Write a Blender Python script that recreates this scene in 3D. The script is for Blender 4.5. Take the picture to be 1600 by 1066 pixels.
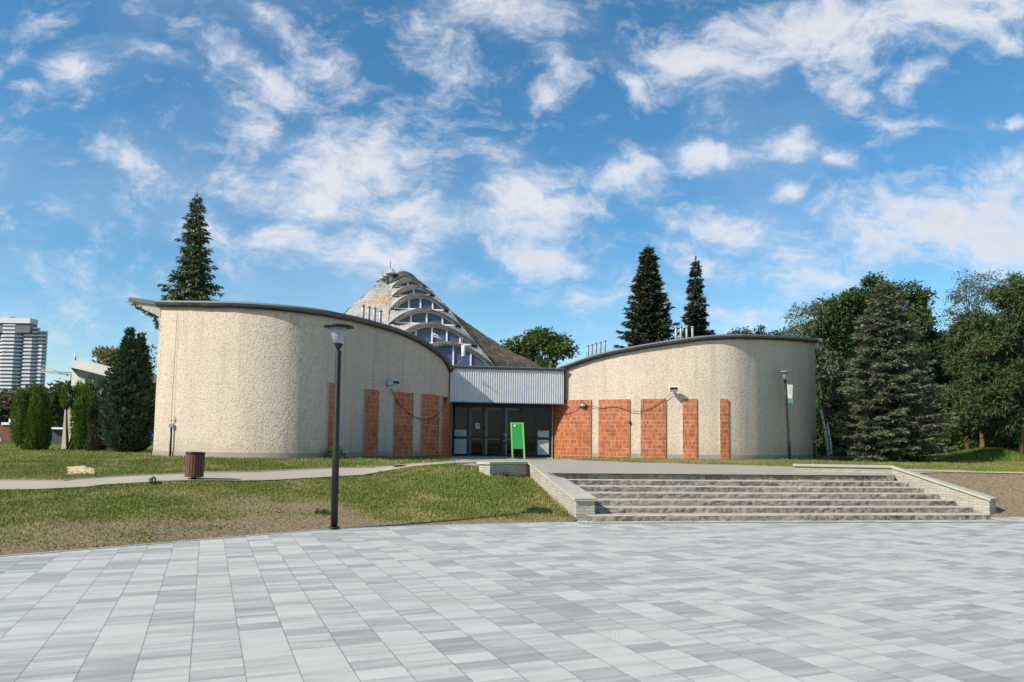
import bpy, math, random
import numpy as np
from mathutils import Vector, Matrix, noise as mn
R = math.radians
SC = bpy.context.scene
COL = SC.collection
for o in list(bpy.data.objects): bpy.data.objects.remove(o)

# ------------------------------------------------------------------ camera
F = 1155.0; EYE = 1.65; CX, CY = 800.0, 606.0
PITCH, ROLL = R(4.2), 0.012
cam_d = bpy.data.cameras.new('camera'); cam = bpy.data.objects.new('camera', cam_d); COL.objects.link(cam)
cam_d.sensor_width = 36; cam_d.sensor_fit = 'HORIZONTAL'; cam_d.lens = F/1600*36
cam_d.shift_y = (CY-533)/1600; cam_d.clip_end = 3000; cam_d.clip_start = .05
CM = Matrix.Rotation(math.pi/2+PITCH, 3, 'X') @ Matrix.Rotation(ROLL, 3, 'Z')
cam.matrix_world = Matrix.Translation((0, 0, EYE)) @ CM.to_4x4()
SC.camera = cam

def ray(px, py): return CM @ Vector(((px-CX)/F, -(py-CY)/F, -1))
def W(px, py, Y):                    # the point of that sight line at distance Y
    r = ray(px, py); k = Y/r.y; return Vector((r.x*k, Y, EYE+r.z*k))
def G(px, py, z=0.0):
    r = ray(px, py); k = (z-EYE)/r.z; return Vector((r.x*k, r.y*k, z))
def XA(px, Y): return W(px, 690, Y).x

# ------------------------------------------------------------------ node helpers
def node(nt, typ, **kw):
    n = nt.nodes.new(typ)
    for k, v in kw.items():
        if k == 'ins':
            for i, x in v.items():
                if isinstance(x, bpy.types.NodeSocket): nt.links.new(x, n.inputs[i])
                else: n.inputs[i].default_value = x
        else: setattr(n, k, v)
    return n
def mth(nt, op, a, b=None, c=None, clamp=False):
    n = nt.nodes.new('ShaderNodeMath'); n.operation = op; n.use_clamp = clamp
    for i, x in enumerate((a, b, c)):
        if x is None: continue
        if isinstance(x, bpy.types.NodeSocket): nt.links.new(x, n.inputs[i])
        else: n.inputs[i].default_value = x
    return n.outputs[0]
def mixc(nt, f, a, b, mode='MIX'):
    n = nt.nodes.new('ShaderNodeMix'); n.data_type = 'RGBA'; n.blend_type = mode; n.clamp_factor = True
    for s, x in ((n.inputs[0], f), (n.inputs[6], a), (n.inputs[7], b)):
        if isinstance(x, bpy.types.NodeSocket): nt.links.new(x, s)
        else: s.default_value = x if not isinstance(x, tuple) or len(x) == 4 else (*x, 1)
    return n.outputs[2]
def ramp(nt, f, pts):
    n = nt.nodes.new('ShaderNodeValToRGB'); nt.links.new(f, n.inputs[0])
    e = n.color_ramp.elements
    while len(e) < len(pts): e.new(0.5)
    for i, (p, c) in enumerate(pts):
        e[i].position = p
        e[i].color = (c, c, c, 1) if not isinstance(c, tuple) else (*c, 1)
    return n.outputs[0]
def tnoise(nt, vec, scale, detail=4, rough=.55, dist=0.0):
    return node(nt, 'ShaderNodeTexNoise', ins={'Vector': vec, 'Scale': scale, 'Detail': detail, 'Roughness': rough, 'Distortion': dist}).outputs[0]

# ------------------------------------------------------------------ world and sun
SUN_AZ, SUN_EL = R(58), R(38)        # sun behind the viewer, to the left
sdir = Vector((-math.sin(SUN_AZ)*math.cos(SUN_EL), -math.cos(SUN_AZ)*math.cos(SUN_EL), math.sin(SUN_EL)))
wd = bpy.data.worlds.new('World'); SC.world = wd; wd.use_nodes = True
nt = wd.node_tree; nt.nodes.clear()
sky = node(nt, 'ShaderNodeTexSky', sky_type='NISHITA', sun_disc=False, sun_elevation=SUN_EL,
           sun_rotation=math.atan2(sdir.x, sdir.y), altitude=200, air_density=1.0, dust_density=.5, ozone_density=3.0)
hs = node(nt, 'ShaderNodeHueSaturation', ins={'Hue': .489, 'Saturation': 1.24, 'Value': 1.05, 'Color': sky.outputs[0]})
tc = node(nt, 'ShaderNodeTexCoord'); sx = node(nt, 'ShaderNodeSeparateXYZ', ins={0: tc.outputs['Generated']})
yy = mth(nt, 'ADD', mth(nt, 'ABSOLUTE', sx.outputs[1]), .08)
u = mth(nt, 'DIVIDE', sx.outputs[0], yy); v = mth(nt, 'DIVIDE', sx.outputs[2], yy)
uv = node(nt, 'ShaderNodeCombineXYZ', ins={0: u, 1: v, 2: 0.0}).outputs[0]
warp = node(nt, 'ShaderNodeTexNoise', ins={'Vector': uv, 'Scale': 7.0, 'Detail': 5.0})
wv = node(nt, 'ShaderNodeVectorMath', operation='MULTIPLY_ADD', ins={0: warp.outputs['Color'], 1: (.10, .08, 0), 2: uv}).outputs[0]
wv = node(nt, 'ShaderNodeVectorMath', operation='SUBTRACT', ins={0: wv, 1: (.05, .04, 0)}).outputs[0]
BL = [(100,28,45,25,0,.7),(135,115,45,50,60,.95),(75,140,45,14,5,.9),(240,92,70,20,15,.95),(225,30,32,20,30,.6),(400,110,125,26,25,1),(455,60,90,24,28,.9),
 (530,110,110,38,32,.8),(690,95,85,55,50,1),(780,25,120,45,10,.95),(870,108,45,22,30,1),(858,152,36,22,10,1),(560,250,170,75,-12,1.25),(470,310,120,38,8,1.15),(640,330,100,40,15,1.0),
 (210,240,90,28,25,.85),(420,215,70,35,35,.85),(330,225,60,12,10,.6),(830,325,120,48,-5,1.25),(980,265,80,38,-22,1.15),(1095,238,55,25,15,1.3),(1310,262,38,20,22,1.2),
 (1225,305,26,15,0,1.15),(1160,360,110,30,12,1.1),(1470,350,185,66,-8,1.35),(1560,390,120,70,0,1.1),(1100,95,150,50,0,1.15),(1260,55,220,60,-5,1.25),(1480,25,210,55,-5,1.25),(990,128,60,22,28,1.0),
 (1300,130,80,42,10,.95),(1420,135,60,22,-15,1.0),(1560,75,60,26,0,1.0),(1580,200,55,12,3,1.1),(1230,240,55,30,10,.95),(1570,262,60,30,5,.95),(1400,195,120,14,5,.6),
 (850,405,90,35,10,1.0),(640,385,50,60,50,.85),(340,360,110,50,30,.75),(120,440,150,28,8,.6),(500,390,170,50,12,.72),(1110,410,80,30,20,.85),(1270,440,80,20,5,.8),
 (930,465,70,30,0,.8),(560,440,100,30,20,.65),(15,118,34,20,10,.9),(60,500,150,40,5,.6),(1130,490,80,22,10,.8),(1230,395,70,22,10,.9),(730,445,40,20,0,.7),(930,100,40,25,20,.4),(860,460,60,30,0,.7),(20,50,40,14,10,.6),(770,250,60,30,20,.6),(1040,380,50,25,0,.9)]
acc = None
for bx_, by_, rx_, ry_, an, st in BL:
    r = ray(bx_, by_); cu, cv = r.x/(r.y+.08), r.z/(r.y+.08)
    m = node(nt, 'ShaderNodeMapping', vector_type='TEXTURE', ins={'Vector': wv, 'Location': (cu, cv, 0), 'Rotation': (0, 0, -R(an)), 'Scale': (rx_/F*1.5, ry_/F*1.5, 1)})
    ln = node(nt, 'ShaderNodeVectorMath', operation='LENGTH', ins={0: m.outputs[0]}).outputs['Value']
    d = mth(nt, 'MULTIPLY_ADD', ln, -st, st, clamp=True)
    acc = d if acc is None else mth(nt, 'SMOOTH_MAX', acc, d, .15)
nm = node(nt, 'ShaderNodeMapping', ins={'Vector': wv, 'Rotation': (0, 0, R(28)), 'Scale': (.8, 1.25, 1)}).outputs[0]
n1 = tnoise(nt, nm, 9.0, 10, .62, .15)
n2 = tnoise(nt, nm, 24.0, 10, .66, .1)
n0 = tnoise(nt, nm, 3.2, 6, .5)
fld = mth(nt, 'ADD', mth(nt, 'MULTIPLY', acc, .40), mth(nt, 'ADD', mth(nt, 'MULTIPLY', n1, .95), mth(nt, 'MULTIPLY', n2, 1.0)))
cov = node(nt, 'ShaderNodeMapRange', interpolation_type='SMOOTHSTEP', ins={0: fld, 1: 1.01, 2: 1.56, 3: 0.0, 4: .90}).outputs[0]
film = mth(nt, 'MULTIPLY', mth(nt, 'MULTIPLY', mth(nt, 'SUBTRACT', mth(nt, 'ADD', n0, mth(nt, 'MULTIPLY', acc, .22)), .50), 1.1, clamp=True), mth(nt, 'ADD', n1, .2))
cov = mth(nt, 'ADD', cov, film, clamp=True)
thick = node(nt, 'ShaderNodeMapRange', interpolation_type='SMOOTHSTEP', ins={0: fld, 1: 1.25, 2: 1.65, 3: 0.0, 4: 1.0}).outputs[0]
shn = tnoise(nt, node(nt, 'ShaderNodeMapping', ins={'Vector': uv, 'Location': (.3, .05, 0)}).outputs[0], 7.0, 6, .55)
ccol = mixc(nt, mth(nt, 'MULTIPLY', thick, shn), (5.5, 5.75, 6.2), (3.9, 4.2, 4.75))
mx = mixc(nt, cov, hs.outputs[0], ccol)
# below the horizon only plain sky
bg = node(nt, 'ShaderNodeBackground', ins={'Color': mx, 'Strength': .12})
wo = node(nt, 'ShaderNodeOutputWorld', ins={0: bg.outputs[0]})

sl = bpy.data.lights.new('sun', 'SUN'); so = bpy.data.objects.new('sun', sl); COL.objects.link(so)
sl.energy = 4.9; sl.angle = R(.55); sl.color = (1, .915, .785)
so.rotation_euler = sdir.to_track_quat('Z', 'Y').to_euler(); so.location = (-10, -20, 30)
SC.view_settings.view_transform = 'Standard'; SC.view_settings.look = 'None'; SC.view_settings.exposure = 0.30; SC.view_settings.gamma = 1
SC.render.engine = 'CYCLES'

# ------------------------------------------------------------------ materials
MATS = {}
def newmat(name):
    m = bpy.data.materials.new(name); m.use_nodes = True; nt = m.node_tree; nt.nodes.clear()
    out = nt.nodes.new('ShaderNodeOutputMaterial'); MATS[name] = m; return m, nt, out
def bsdf(nt, out, col, rough=.8, metal=0, bump=None, bs=.5, bd=.02, spec=.4, **kw):
    b = node(nt, 'ShaderNodeBsdfPrincipled', ins={'Base Color': col if not isinstance(col, tuple) else (*col[:3], 1), 'Roughness': rough, 'Metallic': metal, 'Specular IOR Level': spec})
    for k, x in kw.items(): b.inputs[k.replace('_', ' ')].default_value = x
    if bump is not None:
        bn = node(nt, 'ShaderNodeBump', ins={'Height': bump, 'Strength': bs, 'Distance': bd}); nt.links.new(bn.outputs[0], b.inputs['Normal'])
    nt.links.new(b.outputs[0], out.inputs[0]); return b
def simple(name, col, rough=.6, metal=0, var=.15, vs=3.0, bumps=None, bd=.003, spec=.4):
    m, nt, out = newmat(name); g = node(nt, 'ShaderNodeNewGeometry').outputs['Position']
    n = tnoise(nt, g, vs, 5)
    c = mixc(nt, n, tuple(x*(1-var) for x in col), tuple(min(1, x*(1+var)) for x in col))
    bsdf(nt, out, c, rough, metal, tnoise(nt, g, bumps, 3) if bumps else None, .6, bd, spec); return m

def m_stucco(name, c1, c2):
    m, nt, out = newmat(name); g = node(nt, 'ShaderNodeNewGeometry').outputs['Position']
    big = tnoise(nt, g, .35, 5, .6); mid = tnoise(nt, g, 3.0, 4)
    gm = node(nt, 'ShaderNodeMapping', ins={'Vector': g, 'Scale': (6, 6, .45)}).outputs[0]
    streak = tnoise(nt, gm, .5, 5, .65)
    col = mixc(nt, ramp(nt, big, [(.35, 0.), (.7, 1.)]), c1, c2)
    col = mixc(nt, ramp(nt, streak, [(.50, 0.), (.72, .5)]), col, tuple(x*.62 for x in c2))
    col = mixc(nt, ramp(nt, mid, [(.35, .0), (.8, .25)]), col, tuple(x*.8 for x in c1))
    sz = node(nt, 'ShaderNodeSeparateXYZ', ins={0: g}).outputs[2]; splash = mth(nt, 'MULTIPLY', node(nt, 'ShaderNodeMapRange', ins={0: mth(nt, 'ADD', sz, mth(nt, 'MULTIPLY', mid, -.9)), 1: .75, 2: 1.25, 3: .45, 4: 0.0}).outputs[0], ramp(nt, tnoise(nt, g, 1.1, 6, .7), [(.35, .2), (.65, 1.)]))
    col = mixc(nt, splash, col, (.30, .26, .20))
    # trowelled roughcast: worm-like ridges with pits
    wn = node(nt, 'ShaderNodeTexNoise', ins={'Vector': g, 'Scale': 9.0, 'Detail': 2.0})
    wp = node(nt, 'ShaderNodeVectorMath', operation='MULTIPLY_ADD', ins={0: wn.outputs['Color'], 1: (.10, .10, .10), 2: g}).outputs[0]
    a = node(nt, 'ShaderNodeTexVoronoi', feature='SMOOTH_F1', ins={'Vector': wp, 'Scale': 15.0, 'Smoothness': .3}).outputs[0]
    b = tnoise(nt, wp, 24.0, 4, .6)
    h = mth(nt, 'ADD', mth(nt, 'MULTIPLY', a, .8), mth(nt, 'MULTIPLY', b, 1.3)); hh = mth(nt, 'MULTIPLY', h, .5)
    pits = ramp(nt, hh, [(.50, .0), (.65, .42)])
    col = mixc(nt, pits, col, tuple(x*.45 for x in c1))
    bsdf(nt, out, col, .92, 0, mth(nt, 'MULTIPLY', h, -1.0), .75, .018, .15); return m
m_stucco('stucco', (.625, .53, .42), (.54, .465, .375))
def m_brick(name, c1, c2, mort, w, h, ms, off=0.0, bd=.01, bias=0.0, vs=1.2, dirt=(.1, .05, .03)):
    m, nt, out = newmat(name); uvn = node(nt, 'ShaderNodeUVMap').outputs[0]; g = node(nt, 'ShaderNodeNewGeometry').outputs['Position']
    bt = node(nt, 'ShaderNodeTexBrick', offset=off, squash=1.0, ins={'Vector': uvn, 'Color1': (*c1, 1), 'Color2': (*c2, 1), 'Mortar': (*mort, 1), 'Scale': 1.0,
        'Mortar Size': ms, 'Mortar Smooth': .2, 'Bias': bias, 'Brick Width': w, 'Row Height': h})
    n = tnoise(nt, g, vs, 6, .65)
    c = mixc(nt, ramp(nt, n, [(.45, 0.), (.75, .5)]), bt.outputs[0], dirt)
    n2 = tnoise(nt, g, 30, 3)
    hh = mth(nt, 'ADD', mth(nt, 'MULTIPLY', bt.outputs[1], -1.0), mth(nt, 'MULTIPLY', n2, .35))
    bsdf(nt, out, c, .8, 0, hh, .7, bd, .3); return m
def m_tiles():
    m, nt, out = newmat('brick_tiles'); uvn = node(nt, 'ShaderNodeUVMap').outputs[0]; g = node(nt, 'ShaderNodeNewGeometry').outputs['Position']
    s = node(nt, 'ShaderNodeSeparateXYZ', ins={0: uvn})
    a = mth(nt, 'DIVIDE', s.outputs[0], .086); b = mth(nt, 'DIVIDE', s.outputs[1], .178)
    ia = mth(nt, 'FLOOR', a); ib = mth(nt, 'FLOOR', b); fa = mth(nt, 'FRACT', a); fb = mth(nt, 'FRACT', b)
    wn = node(nt, 'ShaderNodeTexWhiteNoise', noise_dimensions='2D', ins={'Vector': node(nt, 'ShaderNodeCombineXYZ', ins={0: ia, 1: ib}).outputs[0]}).outputs[0]
    big = tnoise(nt, g, .9, 4)
    t = mth(nt, 'ADD', mth(nt, 'MULTIPLY', wn, .7), mth(nt, 'MULTIPLY', big, .45))
    c = ramp(nt, t, [(.1, (.20, .045, .018)), (.42, (.37, .105, .034)), (.70, (.50, .17, .048)), (1., (.22, .055, .025))])
    jv = mth(nt, 'LESS_THAN', fa, .14)
    jh = mth(nt, 'LESS_THAN', fb, .075)
    jn = ramp(nt, tnoise(nt, g, 2.2, 5, .7), [(.40, 0.), (.56, 1.)])
    row = node(nt, 'ShaderNodeTexWhiteNoise', noise_dimensions='1D', ins={'W': ib}).outputs[0]
    c = mixc(nt, mth(nt, 'MULTIPLY', jv, .75), c, (.13, .05, .03))
    c = mixc(nt, mth(nt, 'MULTIPLY', jv, mth(nt, 'MULTIPLY', jn, .6)), c, (.54, .36, .25))
    c = mixc(nt, mth(nt, 'MULTIPLY', jh, mth(nt, 'ADD', .25, mth(nt, 'MULTIPLY', mth(nt, 'GREATER_THAN', mth(nt, 'ADD', row, mth(nt, 'MULTIPLY', jn, .5)), .8), .55))), c, (.58, .42, .31))
    h = mth(nt, 'MULTIPLY', mth(nt, 'MAXIMUM', jv, jh), -1.0)
    bsdf(nt, out, c, .55, 0, h, .5, .01, .4); return m
m_tiles()
m_brick('stone_blocks', (.44, .41, .345), (.35, .325, .275), (.29, .27, .225), .21, .066, .005, .5, .02, -.1, 3.0, (.22, .20, .17))
simple('coping', (.42, .395, .32), .85, 0, .25, 2.5, 25, .008)
simple('plinth', (.29, .265, .22), .9, 0, .25, 2.0, 20, .006)
simple('roof_metal', (.13, .14, .15), .6, .1, .25, 1.5, 6, .01)
simple('black_metal', (.018, .018, .020), .42, .2, .2, 5)
simple('grey_metal', (.30, .32, .335), .5, .4, .2, 5)
simple('zinc', (.58, .60, .62), .5, .15, .15, 4)
simple('white_paint', (.72, .73, .74), .5, 0, .06, 2)
simple('cream_trim', (.42, .395, .34), .6, 0, .15, 3)
simple('dark_frame', (.012, .014, .018), .35, .2, .2, 5)
simple('stile_grey', (.13, .14, .155), .45, .3, .1, 5)
simple('blue_white_panel', (.34, .42, .46), .35, 0, .08, 1.5)
simple('pale_panel', (.42, .46, .46), .4, 0, .08, 1.5)
simple('paper', (.7, .72, .74), .7, 0, .05, 4)
simple('ink', (.08, .09, .1), .7)
simple('green_board', (.018, .27, .06), .35, 0, .08, 3)
simple('green_frame', (.17, .42, .10), .35, 0, .05, 3)
simple('banner_green', (.10, .26, .20), .6)
simple('wood_slat', (.15, .062, .035), .55, 0, .35, 6)
simple('asphalt', (.335, .305, .25), .95, 0, .22, 1.3, 60, .006)
simple('path_asphalt', (.38, .34, .265), .95, 0, .15, 1.0, 60, .006)
simple('kerb', (.33, .31, .26), .9, 0, .2, 3, 30, .005)
simple('sand', (.55, .46, .27), .95, 0, .2, 2, 30, .01)
simple('bark', (.085, .062, .045), .95, 0, .4, 6, 14, .03)
simple('pine_bark', (.17, .095, .055), .95, 0, .4, 4, 14, .03)
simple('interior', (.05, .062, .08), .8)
simple('tower_white', (.62, .63, .66), .6, 0, .05, .05)
simple('tower_dark', (.13, .14, .17), .4, 0, .3, .3)
simple('beige_plaster', (.50, .45, .36), .9, 0, .12, 1.5, 12, .01)
simple('red_brick', (.19, .075, .05), .9, 0, .25, 3)
simple('crane_yellow', (.45, .42, .36), .6)
simple('weather_white', (.62, .62, .58), .7, 0, .18, 1.5)
simple('cable', (.05, .045, .04), .7)
simple('rusty_steel', (.20, .12, .075), .85, .2, .35, 10)
def m_glass(name, tint, rough=.04, op=.35):
    m, nt, out = newmat(name)
    g1 = node(nt, 'ShaderNodeBsdfTransparent', ins={'Color': (*tint, 1)})
    g2 = node(nt, 'ShaderNodeBsdfGlossy', ins={'Color': (.9, .95, 1, 1), 'Roughness': rough})
    fr = node(nt, 'ShaderNodeFresnel', ins={'IOR': 1.5})
    f = mth(nt, 'MULTIPLY', fr.outputs[0], .45)
    mx = node(nt, 'ShaderNodeMixShader', ins={0: f, 1: g1.outputs[0], 2: g2.outputs[0]})
    nt.links.new(mx.outputs[0], out.inputs[0]); return m
m_glass('door_glass', (.42, .48, .53), .03, .0)
def m_winglass():
    m, nt, out = newmat('tower_glass'); g = node(nt, 'ShaderNodeNewGeometry').outputs['Position']
    bsdf(nt, out, mixc(nt, tnoise(nt, g, 1.2, 3), (.035, .055, .10), (.06, .085, .14)), .18, 0, None, spec=.5)
m_winglass()
def m_frost():
    m, nt, out = newmat('frosted_glass')
    a = node(nt, 'ShaderNodeBsdfTranslucent', ins={'Color': (.75, .78, .84, 1)})
    b = node(nt, 'ShaderNodeBsdfPrincipled', ins={'Base Color': (.5, .52, .57, 1), 'Roughness': .2})
    t = node(nt, 'ShaderNodeBsdfTransparent', ins={'Color': (.85, .87, .9, 1)})
    m1 = node(nt, 'ShaderNodeMixShader', ins={0: .55, 1: a.outputs[0], 2: b.outputs[0]})
    m2 = node(nt, 'ShaderNodeMixShader', ins={0: .30, 1: m1.outputs[0], 2: t.outputs[0]})
    nt.links.new(m2.outputs[0], out.inputs[0])
m_frost()
def m_shingle(name, pts, bw, bh, patch=None, mossy=0.0):
    m, nt, out = newmat(name); g = node(nt, 'ShaderNodeNewGeometry').outputs['Position']; uvn = node(nt, 'ShaderNodeUVMap').outputs[0]
    bt = node(nt, 'ShaderNodeTexBrick', offset=.5, ins={'Vector': uvn, 'Color1': (.25,)*3+(1,), 'Color2': (1, 1, 1, 1), 'Mortar': (.0,)*3+(1,), 'Scale': 1.0,
        'Mortar Size': .012, 'Mortar Smooth': .6, 'Bias': 0.0, 'Brick Width': bw, 'Row Height': bh})
    n = tnoise(nt, g, 1.6, 8, .7)
    t = mth(nt, 'ADD', mth(nt, 'MULTIPLY', bt.outputs[0], .30), mth(nt, 'MULTIPLY', n, .85))
    c = ramp(nt, t, pts)
    if patch is not None:
        dd = node(nt, 'ShaderNodeVectorMath', operation='DISTANCE', ins={0: g, 1: patch}).outputs['Value']
        f = mth(nt, 'MULTIPLY', mth(nt, 'SUBTRACT', 1.0, mth(nt, 'DIVIDE', dd, 1.0), clamp=True), mth(nt, 'MULTIPLY', ramp(nt, tnoise(nt, g, 3.5, 6, .7), [(.44, 0.), (.56, 1.)]), 1.3), clamp=True)
        c = mixc(nt, f, c, (.47, .28, .09))
    if mossy:
        c = mixc(nt, ramp(nt, tnoise(nt, g, 4.5, 6, .7), [(.42, 0.), (.65, mossy)]), c, (.17, .105, .045))
    h = mth(nt, 'ADD', bt.outputs[0], n)
    bsdf(nt, out, c, .85, 0, h, .9, .05, .25); return m
m_shingle('silver_shingle', [(.25, (.14, .125, .10)), (.48, (.33, .315, .28)), (.85, (.50, .485, .45))], .28, .13, patch=W(594, 468, 45.0))
m_shingle('grey_shingle', [(.25, (.05, .055, .055)), (.5, (.15, .155, .15)), (.85, (.36, .355, .33))], .24, .14)
m_shingle('slate_light', [(.25, (.13, .135, .13)), (.5, (.27, .27, .26)), (.85, (.45, .445, .42))], .24, .14)
m_shingle('mossy_shingle', [(.2, (.05, .037, .022)), (.5, (.15, .11, .068)), (.85, (.30, .245, .17))], .3, .16, mossy=.8)
def m_leaf(name, c1, c2, c3=None, tr=.25, ns=.6):
    m, nt, out = newmat(name); gn = node(nt, 'ShaderNodeNewGeometry'); g = gn.outputs['Position']; rnd = gn.outputs['Random Per Island']
    c = mixc(nt, rnd, c1, c2)
    if c3: c = mixc(nt, ramp(nt, tnoise(nt, g, ns, 4), [(.48, 0.), (.66, 1.)]), c, c3)
    d = node(nt, 'ShaderNodeBsdfPrincipled', ins={'Base Color': c, 'Roughness': .65, 'Specular IOR Level': .2})
    t = node(nt, 'ShaderNodeBsdfTranslucent', ins={'Color': c})
    mx = node(nt, 'ShaderNodeMixShader', ins={0: tr, 1: d.outputs[0], 2: t.outputs[0]}); nt.links.new(mx.outputs[0], out.inputs[0]); return m
m_leaf('leaf_spruce', (.045, .075, .024), (.11, .145, .04), (.14, .155, .045), .15)
m_leaf('leaf_spruce_dark', (.040, .060, .036), (.085, .110, .055), (.12, .095, .055), .12)
m_leaf('leaf_blue', (.105, .15, .085), (.20, .25, .14), (.15, .125, .07), .10, .9)
m_leaf('leaf_cypress', (.03, .07, .036), (.085, .15, .075), None, .15)
m_leaf('leaf_thuja', (.06, .125, .018), (.14, .23, .038), (.07, .13, .025), .2, 1.2)
m_leaf('leaf_dark', (.035, .07, .02), (.075, .13, .035), None, .3)
m_leaf('leaf_mid', (.05, .10, .022), (.10, .17, .04), (.12, .15, .035), .35)
m_leaf('leaf_pale', (.11, .14, .075), (.18, .21, .12), None, .3)
m_leaf('leaf_yellow', (.13, .14, .03), (.20, .19, .05), (.08, .11, .03), .3)
m_leaf('leaf_rust', (.10, .06, .025), (.15, .09, .035), (.06, .07, .02), .3)
m_leaf('leaf_pine', (.036, .066, .024), (.078, .118, .04), (.095, .11, .04), .15)
m_leaf('grass_blade', (.13, .165, .03), (.23, .26, .065), (.36, .32, .13), .3, .8)
m_leaf('weed_leaf', (.05, .10, .02), (.10, .17, .04), None, .3)
m_leaf('bed_leaf', (.11, .17, .02), (.19, .26, .04), None, .3)
def m_birch():
    m, nt, out = newmat('birch_bark'); g = node(nt, 'ShaderNodeNewGeometry').outputs['Position']
    n = tnoise(nt, node(nt, 'ShaderNodeMapping', ins={'Vector': g, 'Scale': (2, 2, 7)}).outputs[0], 1.5, 5)
    bsdf(nt, out, ramp(nt, n, [(.34, (.05, .05, .05)), (.42, (.66, .66, .62))]), .8)
m_birch()
def m_step():
    m, nt, out = newmat('step_rough'); g = node(nt, 'ShaderNodeNewGeometry').outputs['Position']
    n = tnoise(nt, g, 3.0, 8, .7); s = node(nt, 'ShaderNodeSeparateXYZ', ins={0: g})
    vz = mth(nt, 'FRACT', mth(nt, 'MULTIPLY', s.outputs[2], 1/.127))
    n2 = tnoise(nt, g, 9.0, 5, .6)
    c = ramp(nt, n, [(.3, (.13, .11, .085)), (.5, (.24, .21, .165)), (.72, (.42, .385, .315))])
    c = mixc(nt, ramp(nt, n2, [(.46, 0.), (.58, .75)]), c, (.075, .062, .048))
    bl = node(nt, 'ShaderNodeTexWhiteNoise', noise_dimensions='2D', ins={'Vector': node(nt, 'ShaderNodeCombineXYZ', ins={0: mth(nt, 'FLOOR', mth(nt, 'ADD', mth(nt, 'MULTIPLY', s.outputs[0], .9), mth(nt, 'MULTIPLY', s.outputs[1], .0))), 1: mth(nt, 'FLOOR', mth(nt, 'MULTIPLY', s.outputs[2], 1/.127))}).outputs[0]}).outputs[0]
    c = mixc(nt, mth(nt, 'MULTIPLY', bl, .45), c, (.40, .36, .29))
    bsdf(nt, out, c, .95, 0, n2, 1, .04, .2)
    simple('step_tread', (.41, .375, .31), .95, 0, .28, 1.6, 25, .01)
m_step()
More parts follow.
